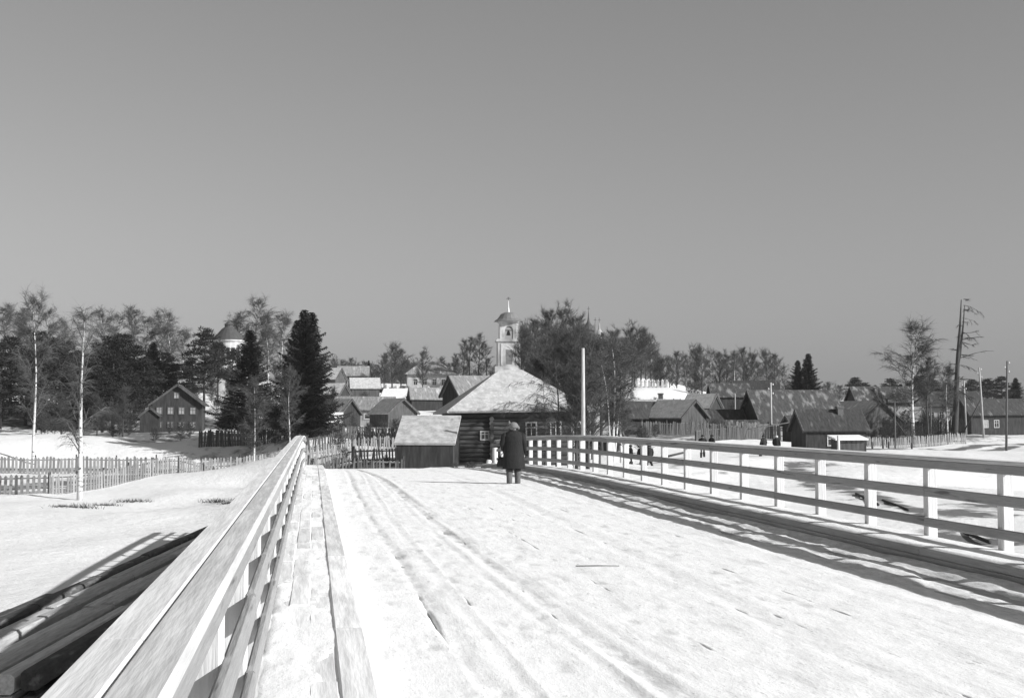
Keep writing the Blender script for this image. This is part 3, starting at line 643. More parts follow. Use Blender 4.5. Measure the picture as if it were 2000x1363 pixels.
house('village_house', 'broad house with dark hipped roof among bare trees on the hill', 'house', 840, 268, 6, 9.2, 7, 3.2, 2.7, 'hip', 'light_wood', 'roof_grey', .6, wins=[('front', u, 1.7, .7, 1.1) for u in (-3, -1.2, .6, 2.4)], rm2='roof_dark')
house('village_house', 'small dark-roofed house left of the bare trees on the hill', 'house', 640, 240, -20, 5, 4, 2.2, 1.8, 'gable', 'old_wood', 'roof_snow', .3)
house('low_shed', 'low dark shed tucked below the big twin spruce', 'shed', 640, 150, 5, 3.0, 2.6, 1.3, .9, 'gable', 'dark_wood', 'roof_white', .3)
house('low_shed', 'low shed with pale roof behind the white-trunked birches', 'shed', 1172, 112, -20, 2.8, 2.6, 1.3, 1.0, 'gable', 'dark_wood', 'roof_snow', .3)
house('barn', 'squat black barn between the gabled cottage and the great barn', 'barn', 1402, 152, 6, 5.2, 4, 1.9, 1.5, 'gable', 'dark_wood', 'roof_dark', .3)
house('barn', 'black-roofed barn at the end of the dense tree row', 'barn', 1478, 222, -8, 7, 4.5, 2.4, 2.0, 'gable', 'dark_wood', 'roof_dark', .3)
house('barn', 'long low black barn above the hipped house', 'barn', 1860, 232, 4, 9, 5, 2.2, 2.0, 'gable', 'dark_wood', 'roof_dark', .3)
house('gabled_shed', 'narrow dark shed behind the wide gabled house', 'shed', 1640, 190, -50, 5, 3.6, 2.2, 1.8, 'gable', 'dark_wood', 'roof_snow', .3)
house('gabled_shed', 'black shed with steep roof beside the long low shed', 'shed', 662, 172, -40, 4.2, 3.4, 1.8, 1.7, 'gable', 'dark_wood', 'roof_grey', .3)
house('gabled_shed', 'dark shed with a grey roof under the pillared fence', 'shed', 838, 196, 12, 5.5, 3.6, 1.6, 1.5, 'gable', 'dark_wood', 'roof_grey', .3)
house('village_house', 'small house with pale roof under the pillared fence', 'house', 712, 226, 10, 4.6, 4, 1.8, 1.6, 'gable', 'old_wood', 'roof_snow', .3)
house('village_house', 'low white-roofed house by the round snow heap', 'house', 782, 214, -14, 5.0, 4, 1.6, 1.5, 'gable', 'dark_wood', 'roof_white', .3, chim=(.6, .2, 3.6))
house('village_house', 'pale-roofed hut close behind the big twin spruce', 'hut', 648, 205, -20, 4.2, 3.6, 1.7, 1.5, 'gable', 'dark_wood', 'roof_snow', .3)
house('low_shed', 'low black shed with snow along the roof beside the grey board fence', 'shed', 1455, 146, -6, 3.6, 2.6, 1.4, .9, 'gable', 'dark_wood', 'roof_patch', .25)
house('low_shed', 'small black lean shed between the low dark house and the great barn', 'shed', 1566, 132, 12, 3.0, 2.4, 1.7, .8, 'gable', 'dark_wood', 'roof_dark', .25)
house('cottage', 'small dark cottage under the spreading birch', 'house', 1762, 176, -30, 4.8, 3.8, 1.9, 1.7, 'gable', 'dark_wood', 'roof_dull', .3, wins=[('front', 0, 1.1, .6, .7)])
house('cottage', 'dark cottage half hidden by the thin pole near the snowy hill', 'house', 1232, 140, 10, 4.6, 4, 1.9, 1.6, 'gable', 'dark_wood', 'roof_dark', .3)
# ------------------------------------------------------------------ bell tower, churches, churchyard walls
def arch_wall(m, w, z0, z1, aw, ah, y, th, seg=8, mi=0):
    # wall panel in the xz plane with an arched opening standing on z0
    r = aw/2; zs = z0+ah-r; hw = w/2
    m.box(-hw, -r, y, y+th, z0, z1, mi); m.box(r, hw, y, y+th, z0, z1, mi)
    for k in range(seg):
        a0 = math.pi-math.pi*k/seg; a1 = math.pi-math.pi*(k+1)/seg
        xa, xb = r*math.cos(a0), r*math.cos(a1); za, zb = zs+r*math.sin(a0), zs+r*math.sin(a1)
        m.hexa([(xa, y, za), (xb, y, zb), (xb, y+th, zb), (xa, y+th, za), (xa, y, z1), (xb, y, z1), (xb, y+th, z1), (xa, y+th, z1)], mi)
def bell_tower():
    d = 300; p = G(993, d); t = thing('bell_tower', 'tall white church bell tower with arched belfry and small dark dome', 'bell tower', p, -YAW+R(4))
    s = d/F; z = lambda py: top_z(993, py, d)-p.z
    w1, w2 = 5.0, 4.1
    def part(n, m, mt, **k): return put(n, m.mesh(n, mt), t, **k)
    m = MB(); m.box(-w1/2-.6, w1/2+.6, -w1/2-.6, w1/2+.6, -2, z(716)); part('base_tier', m, 'plaster')
    m = MB(); m.box(-w1/2, w1/2, -w1/2, w1/2, z(716), z(668))
    part('lower_tier', m, 'plaster')
    for sx in (-1, 1):
        for off in (0, .62):
            m = MB(); x = sx*(w1/2-.22-off); m.box(x-.18, x+.18, -w1/2-.16, -w1/2-.002, z(714), z(672)); part('pilaster', m, 'plaster')
    m = MB(); m.box(-.75, .75, -w1/2-.03, -w1/2-.004, z(712), z(682)); m.lathe([(.75, -w1/2-.03), (.75, -w1/2-.004)], 16)
    m = MB(); m.box(-.7, .7, -w1/2-.05, -w1/2-.004, z(712), z(684)); part('niche_window', m, 'metal_mid')
    m = MB(); m.box(-w1/2-.35, w1/2+.35, -w1/2-.35, w1/2+.35, z(668), z(665)); m.box(-w1/2-.15, w1/2+.15, -w1/2-.15, w1/2+.15, z(665), z(663)); part('cornice', m, 'plaster')
    for k in range(4):
        m = MB(); arch_wall(m, w2-.01 if k % 2 else w2-1.0, z(663), z(631), 1.75, z(638)-z(663), -w2/2, .5)
        put('belfry_wall', m.mesh('belfry_wall', 'plaster'), t, (0, 0, 0), (0, 0, k*math.pi/2))
    m = MB(); m.box(-w2/2-.2, w2/2+.2, -w2/2-.2, w2/2+.2, z(631), z(628.5)); part('cornice', m, 'plaster')
    bl = MB(); bl.lathe([(.5, z(655)), (.42, z(653)), (.3, z(648)), (.15, z(646))], 12); part('bell', bl, 'metal_dark')
    bb = MB(); bb.box(-1.5, 1.5, -.1, .1, z(646), z(644.5)); part('bell_beam', bb, 'old_wood')
    m = MB(); m.lathe([(w2*.80, z(628.5)), (w2*.76, z(627)), (w2*.60, z(623)), (w2*.52, z(619)), (w2*.42, z(614)), (w2*.22, z(610.5)), (.3, z(609.5))], 16, rot=.2); put('dome', m.mesh('dome', 'metal_mid'), t)
    m = MB(); m.lathe([(.36, z(610)), (.25, z(608)), (.22, z(604)), (.12, z(599)), (.05, z(586))], 10)
    sp_ = part('spire', m, 'gilt')
    m = MB(); m.box(-.05, .05, -.05, .05, z(587), z(580)); m.box(-.5, .5, -.04, .04, z(584), z(583.1)); m.box(-.28, .28, -.04, .04, z(582), z(581.3)); put('cross', m.mesh('cross', 'metal_dark'), sp_)
bell_tower()
def church(px, d, name, label, drum_w, zc, cat='church', extra=None):
    p = G(px, d); t = thing(name, label, cat, p, -YAW); z = lambda py: top_z(px, py, d)-p.z
    return t, z
t, z = church(1158, 335, 'church', 'white church with a thin dark spire rising above the bare trees', 0, 0)
m = MB(); m.box(-5, 5, -4, 6, -2, z(715)); put('wall', m.mesh('wall', 'plaster'), t)
m = MB(); m.slab([(-5.3, -4.3, z(715)), (5.3, -4.3, z(715)), (2, 1, z(700)), (-2, 1, z(700))], .15); m.slab([(5.3, 6.3, z(715)), (-5.3, 6.3, z(715)), (-2, 1, z(700)), (2, 1, z(700))], .15); put('roof', m.mesh('roof', 'metal_dark'), t)
for px, prof, mt in ((1150, ((1.2, 705), (1.2, 648), (1.7, 645), (1.3, 638), (.7, 633), (.35, 628), (.18, 620), (.06, 608)), 'metal_dark'), (1171, ((1.0, 712), (1.0, 676), (1.3, 675), (1.3, 673), (.8, 671), (.8, 655), (1.05, 653), (.8, 648), (.3, 644), (.08, 630)), 'plaster'), (1163, ((.9, 700), (.9, 656), (1.0, 653), (.5, 647), (.15, 640), (.05, 630)), 'metal_mid')):
    m = MB(); x = (px-1158)*335/F; m.lathe([(r, z(py)) for r, py in prof], 12, (x, 0)); o = put('cupola', m.mesh('cupola', mt), t)
    m = MB(); zz = z(prof[-1][1]); m.box(x-.05, x+.05, -.05, .05, zz-.2, zz+1.2); m.box(x-.35, x+.35, -.04, .04, zz+.6, zz+.7); put('cross', m.mesh('cross', 'metal_dark'), o)
t, z = church(445, 232, 'chapel', 'round white chapel with dark conical dome and lantern behind the pines', 0, 0)
m = MB(); m.lathe([(3.6, -2), (3.6, z(705)), (2.6, z(703)), (2.45, z(702)), (2.45, z(668)), (2.75, z(667)), (2.75, z(664.5)), (2.3, z(664))], 20); put('drum', m.mesh('drum', 'plaster'), t)
m = MB(); m.lathe([(2.8, z(664.3)), (2.5, z(660)), (1.9, z(652)), (1.2, z(643)), (.75, z(639))], 20); r_ = put('dome', m.mesh('dome', 'metal_dark'), t)
m = MB(); m.lathe([(.7, z(639)), (.7, z(635)), (.85, z(634.5)), (.5, z(630.5)), (.1, z(628))], 12); put('lantern', m.mesh('lantern', 'metal_dark'), r_)
for k in range(6):
    m = MB(); m.box(-.28, .28, -.06, .05, z(700), z(680)); a = R(-90-50+k*20); put('window', m.mesh('window', 'pane'), t, (2.47*math.cos(a), 2.47*math.sin(a), 0), (0, 0, a+math.pi/2))
def pillar_wall(label, pts, n, pw_, ph, hw, mt='plaster', infill='dark_wood'):
    P = [G(*q) for q in pts]; base = P[0]; t = thing('churchyard_wall', label, 'wall', base)
    L = [0]
    for a, b in zip(P, P[1:]): L.append(L[-1]+(b-a).xy.length)
    pm_ = MB(); pm_.bbox(-pw_/2, pw_/2, -pw_/2, pw_/2, -1.2, ph, .03, 'z'); pm_.box(-pw_/2-.07, pw_/2+.07, -pw_/2-.07, pw_/2+.07, ph, ph+.12); pm_.lathe([(pw_*.62, ph+.12), (pw_*.5, ph+.28), (pw_*.2, ph+.42)], 8)
    pme = pm_.mesh('pillar', mt); prev = None
    for k in range(n):
        s = L[-1]*k/(n-1); j = max(i for i in range(len(P)-1) if L[i] <= s+1e-6); q = P[j]+(P[j+1]-P[j])*((s-L[j])/max(1e-6, L[j+1]-L[j])); q.z = gz(q.x, q.y)
        dr = (P[j+1]-P[j]); put('pillar', pme, t, q-base, (0, 0, math.atan2(dr.y, dr.x)))
        if prev is not None:
            mm = MB(); a, b = prev-base, q-base; nn = Vector((-(b-a).y, (b-a).x, 0)).normalized()*.12; up = Vector((0, 0, 1))
            mm.hexa([a-nn-up, b-nn-up, b+nn-up, a+nn-up, a-nn+up*hw, b-nn+up*hw, b+nn+up*hw, a+nn+up*hw]); put('wall_panel', mm.mesh('wall_panel', infill), t)
        prev = q
pillar_wall('dark fence with stout white pillars along the crest of the snowy hill', [(690, 255), (760, 248), (840, 243), (960, 246)], 14, .62, 1.25, .75)
pillar_wall('short white pillared wall on the snowy hilltop beside the bare trees', [(1236, 256), (1302, 256)], 9, .42, 1.15, .35, infill='plaster')
for px, d, wd, h, lab in ((815, 222, 2.2, 1.6, 'rounded white snow heap beneath the pillared fence'), (869, 228, 2.0, 1.5, 'smaller white snow heap to the side of the outbuilding roof'), (880, 236, 2.6, 1.9, 'broad white snow mound just below the pillared crest')):
    p = G(px, d); m = MB(); m.lathe([(wd*1.1, -.4), (wd*1.0, .25*h), (wd*.85, .62*h), (wd*.5, .92*h), (.05, h)], 16)
    for i, v in enumerate(m.v): m.v[i] = (v[0]*(1+.06*math.sin(i*2.1)), v[1]*.8, v[2]*(1+.05*math.sin(i*1.3)))
    one('snow_heap', m, 'snow_roof_heap', lab, 'snow heap', p, smooth=True)
# ------------------------------------------------------------------ trees
def twig(mb, a, b, wd, r):
    d = (b-a); s = d.cross(Vector((r.uniform(-1, 1), r.uniform(-1, 1), r.uniform(-1, 1))))
    if s.length < 1e-6: return
    s = s.normalized()*wd*.5; i = len(mb.v); mb.v += [tuple(a-s), tuple(a+s), tuple(b)]; mb.f.append((i, i+1, i+2)); mb.m.append(0)
def bare_tree(seed, h=10, first=.28, spread=.34, n1=26, droop=.0, lean=(0, 0), tr=.14, dens=1., fork=False, up=.75, tw=.030):
    r = random.Random(seed); tk = MB(); cr = MB()
    def trunk_line(base, h0, lx, ly, rad):
        pts = []; x, y = base.x, base.y; n = 10
        for k in range(n+1):
            f = k/n; pts.append(Vector((base.x+lx*f*h0+.022*h0*math.sin(5*f+seed)*f, base.y+ly*f*h0+.02*h0*math.cos(6*f+seed*2)*f, base.z+h0*f)))
        tk.tube(pts, [max(.012, rad*(1-.93*(k/n)**.9)) for k in range(n+1)], 8); return pts
    stems = [(trunk_line(Vector((0, 0, -.3)), h*.96, lean[0], lean[1], tr), h, 1.)]
    if fork: stems.append((trunk_line(Vector((.05, 0, -.3)), h*.86, lean[0]+.10, lean[1]+.04, tr*.75), h*.88, .8)); stems.append((trunk_line(Vector((-.05, .03, -.3)), h*.78, lean[0]-.12, lean[1]-.05, tr*.7), h*.8, .75))
    for pts, hh, sc in stems:
        nb = int(n1*sc)
        for i in range(nb):
            f = first+(1-first)*(i+r.random())/nb; f = min(f, .985); k = min(9, int(f*10)); p = pts[k].lerp(pts[k+1], f*10-k)
            az = r.uniform(0, 2*math.pi); prof = math.sin(math.pi*min(1, .18+(f-first)/(1-first)*.80))**.8
            L = hh*spread*(.35+.65*prof)*r.uniform(.65, 1.15)*(1 if f < .9 else .6)
            el = up*r.uniform(.6, 1.25)+.25*f
            d = Vector((math.cos(az)*math.cos(el), math.sin(az)*math.cos(el), math.sin(el)))
            q = [p]; nd = d.copy(); ns = 5
            for s in range(ns):
                nd = (nd+Vector((r.uniform(-.16, .16), r.uniform(-.16, .16), r.uniform(-.08, .12)-droop*(s/ns)*.5))).normalized(); q.append(q[-1]+nd*L/ns)
            b0 = tr*.26*(1-f*.7)*sc; cr.tube(q, [b0*(1-.85*s/ns)+.006 for s in range(ns+1)], 4, cap=False)
            n2 = int(10*dens*max(.6, L/(hh*spread)))
            for j in range(n2):
                g = r.uniform(.15, 1.0); s = min(ns-1, int(g*ns)); pp = q[s].lerp(q[s+1], g*ns-s)
                d2 = ((q[s+1]-q[s]).normalized()+Vector((r.uniform(-.9, .9), r.uniform(-.9, .9), r.uniform(-.35, .6)-droop))).normalized(); L2 = L*r.uniform(.18, .42)
                mid = pp+d2*L2*.5; d3 = (d2+Vector((r.uniform(-.3, .3), r.uniform(-.3, .3), r.uniform(-.1, .2)-droop*1.2))).normalized(); end = mid+d3*L2*.5
                cr.tube([pp, mid, end], [.016, .011, .006], 3, cap=False)
                for q3 in range(int(20*dens)):
                    g2 = r.random(); o = pp.lerp(mid, g2*2) if g2 < .5 else mid.lerp(end, g2*2-1)
                    d4 = (d3+Vector((r.uniform(-1, 1), r.uniform(-1, 1), r.uniform(-.5, .8)-droop*2.2))).normalized()
                    twig(cr, o, o+d4*r.uniform(.25, .85), tw*.62, r)
    return tk, cr
def spruce(seed, h=10, R0=2.1, low=.08):
    r = random.Random(seed); tk = MB(); cr = MB()
    tk.tube([(0, 0, -.3), (0, 0, h*.5), (0, 0, h)], [.17, .10, .012], 8)
    nl = 42
    for i in range(nl):
        f = low+(1-low)*(i/(nl-1))**.95; z0 = f*h; rr = R0*(1-f)**.80*r.uniform(.9, 1.06)+.06; nb = 7 if f < .85 else 5
        a0 = r.uniform(0, 6.28)
        for b in range(nb):
            a = a0+2*math.pi*b/nb+r.uniform(-.3, .3); L = rr*r.choice((.5, .7, .9, 1.0, 1.15, 1.42))*r.uniform(.9, 1.1); c, s = math.cos(a), math.sin(a)
            dr = .36-.62*f
            def P(t, dr=dr): return Vector((c*L*t, s*L*t, z0-L*dr*t+L*.24*t*t*t))
            sd = Vector((-s, c, 0)); n = max(4, int(9*L/1.6)+3)
            cr.tube([P(0), P(.5), P(1)], [.02, .014, .006], 3, cap=False)
            for k in range(n):
                t = (k+.6)/n; p = P(t); wl = (.16+.42*L*(1-t)*.55+.08)*r.uniform(.7, 1.2)
                for sg in (-1, 1):
                    e = p+sd*sg*wl+Vector((c, s, 0))*wl*.55+Vector((0, 0, -wl*r.uniform(.15, .65)))
                    u = Vector((c, s, 0))*.055+Vector((0, 0, .02)); i0 = len(cr.v)
                    cr.v += [tuple(p-u), tuple(p+u), tuple(e+u*.35), tuple(e-u*.35)]; cr.f.append((i0, i0+1, i0+2, i0+3)); cr.m.append(0)
                e = p+Vector((0, 0, -r.uniform(.12, .34)))+Vector((c, s, 0))*.05; u = Vector((c, s, 0))*.07; i0 = len(cr.v)
                cr.v += [tuple(p-u), tuple(p+u), tuple(e)]; cr.f.append((i0, i0+1, i0+2)); cr.m.append(0)
    return tk, cr
def pine(seed, h=10, R0=2.2, low=.35, clumps=70):
    r = random.Random(seed); tk = MB(); cr = MB()
    tk.tube([(0, 0, -.3), (.05, 0, h*.5), (0, .1, h*.97)], [.17, .13, .03], 8)
    for i in range(clumps):
        f = low+(1-low)*r.random()**.9; az = r.uniform(0, 6.28); prof = math.sin(math.pi*min(1, .25+.75*(f-low)/(1-low)))**.7
        rad = R0*prof*r.uniform(.3, 1); c = Vector((math.cos(az)*rad, math.sin(az)*rad, f*h+r.uniform(-.2, .2)))
        st = Vector((0, 0, f*h-rad*.35)); cr.tube([st, st.lerp(c, .6)+Vector((0, 0, -.1)), c], [.05, .035, .015], 4, cap=False)
        sz = r.uniform(.45, .85)
        for k in range(90):
            v = Vector((r.gauss(0, 1), r.gauss(0, 1), r.gauss(0, .5)))
            v = v.normalized()*r.random()**.5; p = c+Vector((v.x*sz, v.y*sz, v.z*sz*.55)); d = (v+Vector((r.uniform(-.5, .5), r.uniform(-.5, .5), .5))).normalized()
            twig(cr, p, p+d*r.uniform(.18, .34), .12, r)
    return tk, cr
TREES = {}
def reg(key, maker, bark, leaf, **k):
    tk, cr = maker(**k); TREES[key] = (tk.mesh('trunk', bark, True), cr.mesh('crown', leaf))
for s in range(4): reg('birch%d' % s, bare_tree, 'bark_birch', 'twig_grey', seed=11+s, first=.26, spread=.26, n1=30, droop=.22, tr=.13, up=.95, dens=1.15)
for s in range(5): reg('lime%d' % s, bare_tree, 'bark_dark', 'twig_dark', seed=31+s, first=.22, spread=.32, n1=34, droop=.0, tr=.17, up=.85, dens=1.3, lean=((s-2)*.015, 0))
for s in range(2): reg('tall%d' % s, bare_tree, 'bark_dark', 'twig_dark', seed=51+s, first=.45, spread=.2, n1=22, tr=.14, up=.9)
reg('nearbirch', bare_tree, 'bark_birch', 'twig_grey', seed=61, first=.26, spread=.22, n1=34, droop=.3, tr=.155, up=.85, tw=.018, dens=.9)
reg('forkbirch', bare_tree, 'bark_birch', 'twig_grey', seed=62, first=.25, spread=.26, n1=26, droop=.15, tr=.11, fork=True, up=.9, tw=.022)
reg('droopy', bare_tree, 'bark_dark', 'twig_dark', seed=63, first=.10, spread=.34, n1=34, droop=.5, tr=.11, up=.35, tw=.018)
for s in range(3): reg('spruce%d' % s, spruce, 'bark_dark', 'needle', seed=71+s, R0=2.3+.2*s)
reg('shrub', bare_tree, 'bark_dark', 'twig_dark', seed=90, first=.05, spread=.45, n1=30, tr=.05, up=.8, fork=True, tw=.05)
reg('slim', spruce, 'bark_dark', 'needle', seed=79, R0=1.75, low=.16)
for s in range(3): reg('pine%d' % s, pine, 'bark_dark', 'needle_pine', seed=81+s, R0=2.3+.3*s, low=.2+.12*s)
cnt = {}
def tree(kind, name, label, px, d, top, group=None, sx=1., rz=None, lean=0):
    p = G(px, d); h = top_z(px, top, d)-p.z; s = h/10
    t = thing(name, label, 'tree', p, rnd.uniform(0, 6.28) if rz is None else rz, group, (s*sx, s*sx, s))
    if lean: t.rotation_euler.y = lean
    tk, cr = TREES[kind]; put('trunk', tk, t); put('crown', cr, t)
    return t
tree('nearbirch', 'birch_tree', 'white-trunked birch standing in the snow before the picket fence', 158, 88, 590, rz=1.0)
tree('birch1', 'birch_tree', 'pale forked birch at the far end of the picket fence beside the field', 66, 128, 576, rz=.4, sx=.8)
tree('birch2', 'birch_tree', 'spotted birch with a thick white trunk below the slim spruce', 497, 118, 742, sx=1.2)
tree('birch3', 'birch_tree', 'thin crooked birch trunk in front of the big twin spruce', 566, 108, 715, sx=.8)
tree('spruce0', 'spruce_tree', 'slim dark spruce between the gabled house and the big spruces', 487, 138, 645, sx=1.35)
tree('spruce0', 'spruce_tree', 'big dark spruce, the taller of the close pair', 593, 128, 606, sx=1.08)
tree('spruce1', 'spruce_tree', 'big dark spruce, the slightly shorter of the close pair', 607, 129, 611, sx=1.08)
tree('spruce2', 'spruce_tree', 'lower dark spruce half hidden by the big close pair', 580, 131, 626, sx=.95)
tree('pine1', 'pine_tree', 'dark layered pine in front of the round chapel', 398, 185, 642)
tree('pine2', 'pine_tree', 'dark pine beside the round chapel, lower than its neighbour', 425, 190, 672)
for px, top, d, k in ((20, 660, 175, 'pine0'), (75, 650, 180, 'pine0'), (100, 662, 178, 'pine0'), (128, 668, 185, 'pine0'), (150, 684, 172, 'spruce2'), (190, 672, 180, 'pine0'), (212, 658, 186, 'pine0'), (238, 655, 182, 'pine0'), (262, 676, 178, 'pine0'), (298, 668, 188, 'spruce0'), (322, 690, 190, 'pine0'), (-30, 640, 178, 'spruce1'),
        (50, 690, 170, 'pine0'), (90, 700, 168, 'pine0'), (172, 700, 172, 'pine0'), (220, 695, 170, 'pine0'), (345, 712, 188, 'pine0'), (280, 705, 176, 'pine0'), (130, 715, 166, 'spruce1'), (200, 730, 164, 'pine0'), (255, 735, 166, 'pine0'), (70, 735, 160, 'pine0'), (375, 700, 192, 'pine0'), (0, 700, 166, 'pine0')):
    tree(k, 'spruce_tree' if 'spruce' in k else 'pine_tree', 'dark %s in the thick evergreen clump on the left bank' % ('spruce' if 'spruce' in k else 'pine'), px, d, top, 'evergreens massed on the left bank', sx=1.5)
for i, (px, top, d) in enumerate(((10, 590, 222), (90, 602, 225), (125, 625, 230), (195, 600, 225), (255, 596, 228), (285, 620, 232), (330, 608, 230), (355, 640, 232), (465, 606, 238), (500, 583, 240), (522, 612, 238), (548, 608, 240), (40, 600, 235), (230, 612, 236), (310, 612, 238))):
    tree('birch%d' % (i % 4), 'birch_tree', 'tall bare birch with a hazy crown above the dark evergreens', px, d, top, 'bare birches behind the evergreens', sx=1.15)
for i, (px, top, d, sx) in enumerate(((765, 675, 252, 1.35), (750, 690, 256, 1.1), (783, 682, 258, 1.1), (825, 686, 256, 1.1))):
    tree('lime%d' % i, 'bare_tree', 'round-crowned bare tree above the pillared fence', px, d, top, 'bare trees above the pillared fence', sx=sx)
for i, (px, top) in enumerate(((905, 662), (918, 655), (935, 650), (950, 668), (888, 690))):
    tree('tall%d' % (i % 2), 'bare_tree', 'tall thin bare tree close to the bell tower', px, 262+i*2, top, 'thin bare trees by the bell tower', sx=1.2)
for i, (px, top, d) in enumerate(((668, 705, 300), (685, 700, 310), (712, 706, 305), (650, 700, 315), (735, 712, 310), (860, 700, 320), (800, 705, 330))):
    tree('lime%d' % (i % 5), 'bare_tree', 'small far bare tree on the hill by the village houses', px, d, top, 'small bare trees on the far hill', sx=1.3)
tree('slim', 'spruce_tree', 'tiny dark spruce on the far hill near the village houses', 720, 290, 704)
for i, (px, top, d, sx) in enumerate(((1030, 640, 262, 1), (1048, 625, 258, 1.1), (1075, 606, 265, 1.1), (1100, 604, 262, 1.15), (1125, 618, 258, 1.1), (1138, 640, 250, 1.1), (1180, 652, 258, 1.1), (1205, 645, 262, 1.2), (1235, 640, 266, 1.2), (1252, 642, 262, 1.2), (1272, 660, 266, 1.2), (1060, 660, 245, 1.2), (1110, 650, 246, 1.2), (1220, 660, 262, 1.2), (1165, 690, 248, 1.2), (1285, 690, 270, 1.0), (1150, 640, 345, 1.2))):
    tree('lime%d' % (i % 5), 'bare_tree', 'big bare tree in the grove between the bell tower and the snowy hilltop', px, d, top, 'bare trees of the churchyard grove', sx=sx)
for i, (px, top) in enumerate(((1308, 700), (1322, 688), (1340, 692), (1358, 682), (1372, 680), (1388, 684), (1405, 688), (1420, 692), (1436, 683), (1452, 681), (1468, 690), (1484, 705), (1499, 688), (1515, 692), (1532, 715))):
    tree(('birch%d' if i % 3 == 2 else 'lime%d') % (i % 4), 'bare_tree', 'bare tree in the dense row behind the barns', px, 262+(i*7 % 11), top, 'row of bare trees behind the barns', sx=1.05)
tree('spruce1', 'spruce_tree', 'dark spruce behind the great barn, taller of two', 1580, 205, 691, sx=1.15)
tree('spruce2', 'spruce_tree', 'dark spruce behind the great barn, shorter of two', 1559, 205, 704, sx=1.0)
tree('droopy', 'bare_tree', 'dark bare tree with drooping twigs in front of the log house', 1088, 80, 684, sx=1.45)
tree('droopy', 'bare_tree', 'thin bare sapling beside the drooping tree at the log house', 1064, 82, 722, sx=.9)
for px, d, top, sx in ((1108, 98, 668, 1.1), (1075, 100, 690, 1.1), (1140, 99, 690, 1.2), (1158, 96, 700, 1.2), (1175, 102, 670, 1.1), (1148, 80, 720, 1.3), (1126, 79, 728, 1.2), (1062, 101, 700, 1.2), (1125, 101, 660, 1.3)):
    tree('lime%d' % (px % 5), 'bare_tree', 'dense bare tree crowding round the far half of the log house', px, d, top, 'bare trees crowding the log house', sx=sx)
for i, (px, top, d, sx) in enumerate(((1020, 650, 255, 1.2), (1090, 640, 250, 1.3), (1145, 665, 252, 1.3), (1195, 672, 252, 1.3), (1240, 665, 258, 1.3), (1262, 668, 262, 1.3), (1290, 700, 268, 1.2), (1050, 680, 242, 1.3))):
    tree('lime%d' % (i*2 % 5), 'bare_tree', 'big bare tree in the grove between the bell tower and the snowy hilltop', px, d, top, 'bare trees of the churchyard grove', sx=sx)
tree('pine1', 'pine_tree', 'dark pine hiding the foot of the round chapel', 452, 205, 682, sx=1.3)
tree('birch0', 'birch_tree', 'birch with a short white trunk close to the log house wall', 1121, 83, 742, sx=.9)
tree('forkbirch', 'birch_tree', 'many-stemmed white birch at the roadside beyond the railing', 1198, 92, 648, rz=.3, sx=1.15)
tree('birch2', 'birch_tree', 'slender white birch leaning beside the many-stemmed one', 1213, 93, 672, sx=1., lean=.04)
tree('birch1', 'birch_tree', 'spreading white birch among the cottages by the board fence', 1783, 152, 630, sx=1.3, lean=-.02)
tree('tall0', 'bare_tree', 'leaning bare stem that springs from the foot of the spreading birch', 1779, 152, 730, lean=-.62, rz=0)
tree('tall1', 'bare_tree', 'thin dark bare tree between the spreading birch and the dead tree', 1812, 150, 692, sx=1.1)
tree('birch3', 'birch_tree', 'small birch with pale stem close to the dead tree', 1850, 160, 710)
for i, (px, top, d, k) in enumerate(((1672, 738, 285, 'pine0'), (1690, 748, 290, 'pine1'), (1738, 740, 285, 'pine0'), (1760, 750, 290, 'spruce1'), (1795, 735, 285, 'pine0'), (1822, 742, 290, 'pine1'), (1850, 748, 288, 'pine0'), (1900, 742, 285, 'pine0'), (1930, 740, 290, 'pine1'), (1958, 736, 285, 'pine0'), (1985, 738, 290, 'spruce0'), (1710, 752, 300, 'spruce2'))):
    tree(k, 'evergreen_tree', 'dark rounded evergreen on the skyline beyond the right-hand houses', px, d, top, 'evergreens on the skyline', sx=1.7)
for i in range(26):
    px = 1320+i*27+rnd.uniform(-8, 8); tree('lime%d' % (i % 5), 'bare_tree', 'faint bare tree on the skyline far behind the village', px, 390+rnd.uniform(-15, 15), 752+rnd.uniform(-8, 8), 'far bare trees on the skyline', sx=1.5)
for i in range(20):
    px = 610+i*22+rnd.uniform(-8, 8); tree('lime%d' % (i % 5), 'bare_tree', 'faint bare tree on the horizon behind the hilltop houses', px, 420+rnd.uniform(-15, 15), 716+rnd.uniform(-8, 8), 'far bare trees behind the hill', sx=1.5)
for px, top, d in ((575, 700, 190), (540, 712, 170), (455, 730, 168), (530, 760, 150), (645, 760, 160), (240, 760, 150), (120, 770, 152), (190, 775, 150)):
    tree('lime%d' % (int(px) % 5), 'bare_tree', 'low bare tree scattered over the snowy left bank', px, d, top, 'low bare trees on the left bank', sx=1.2)
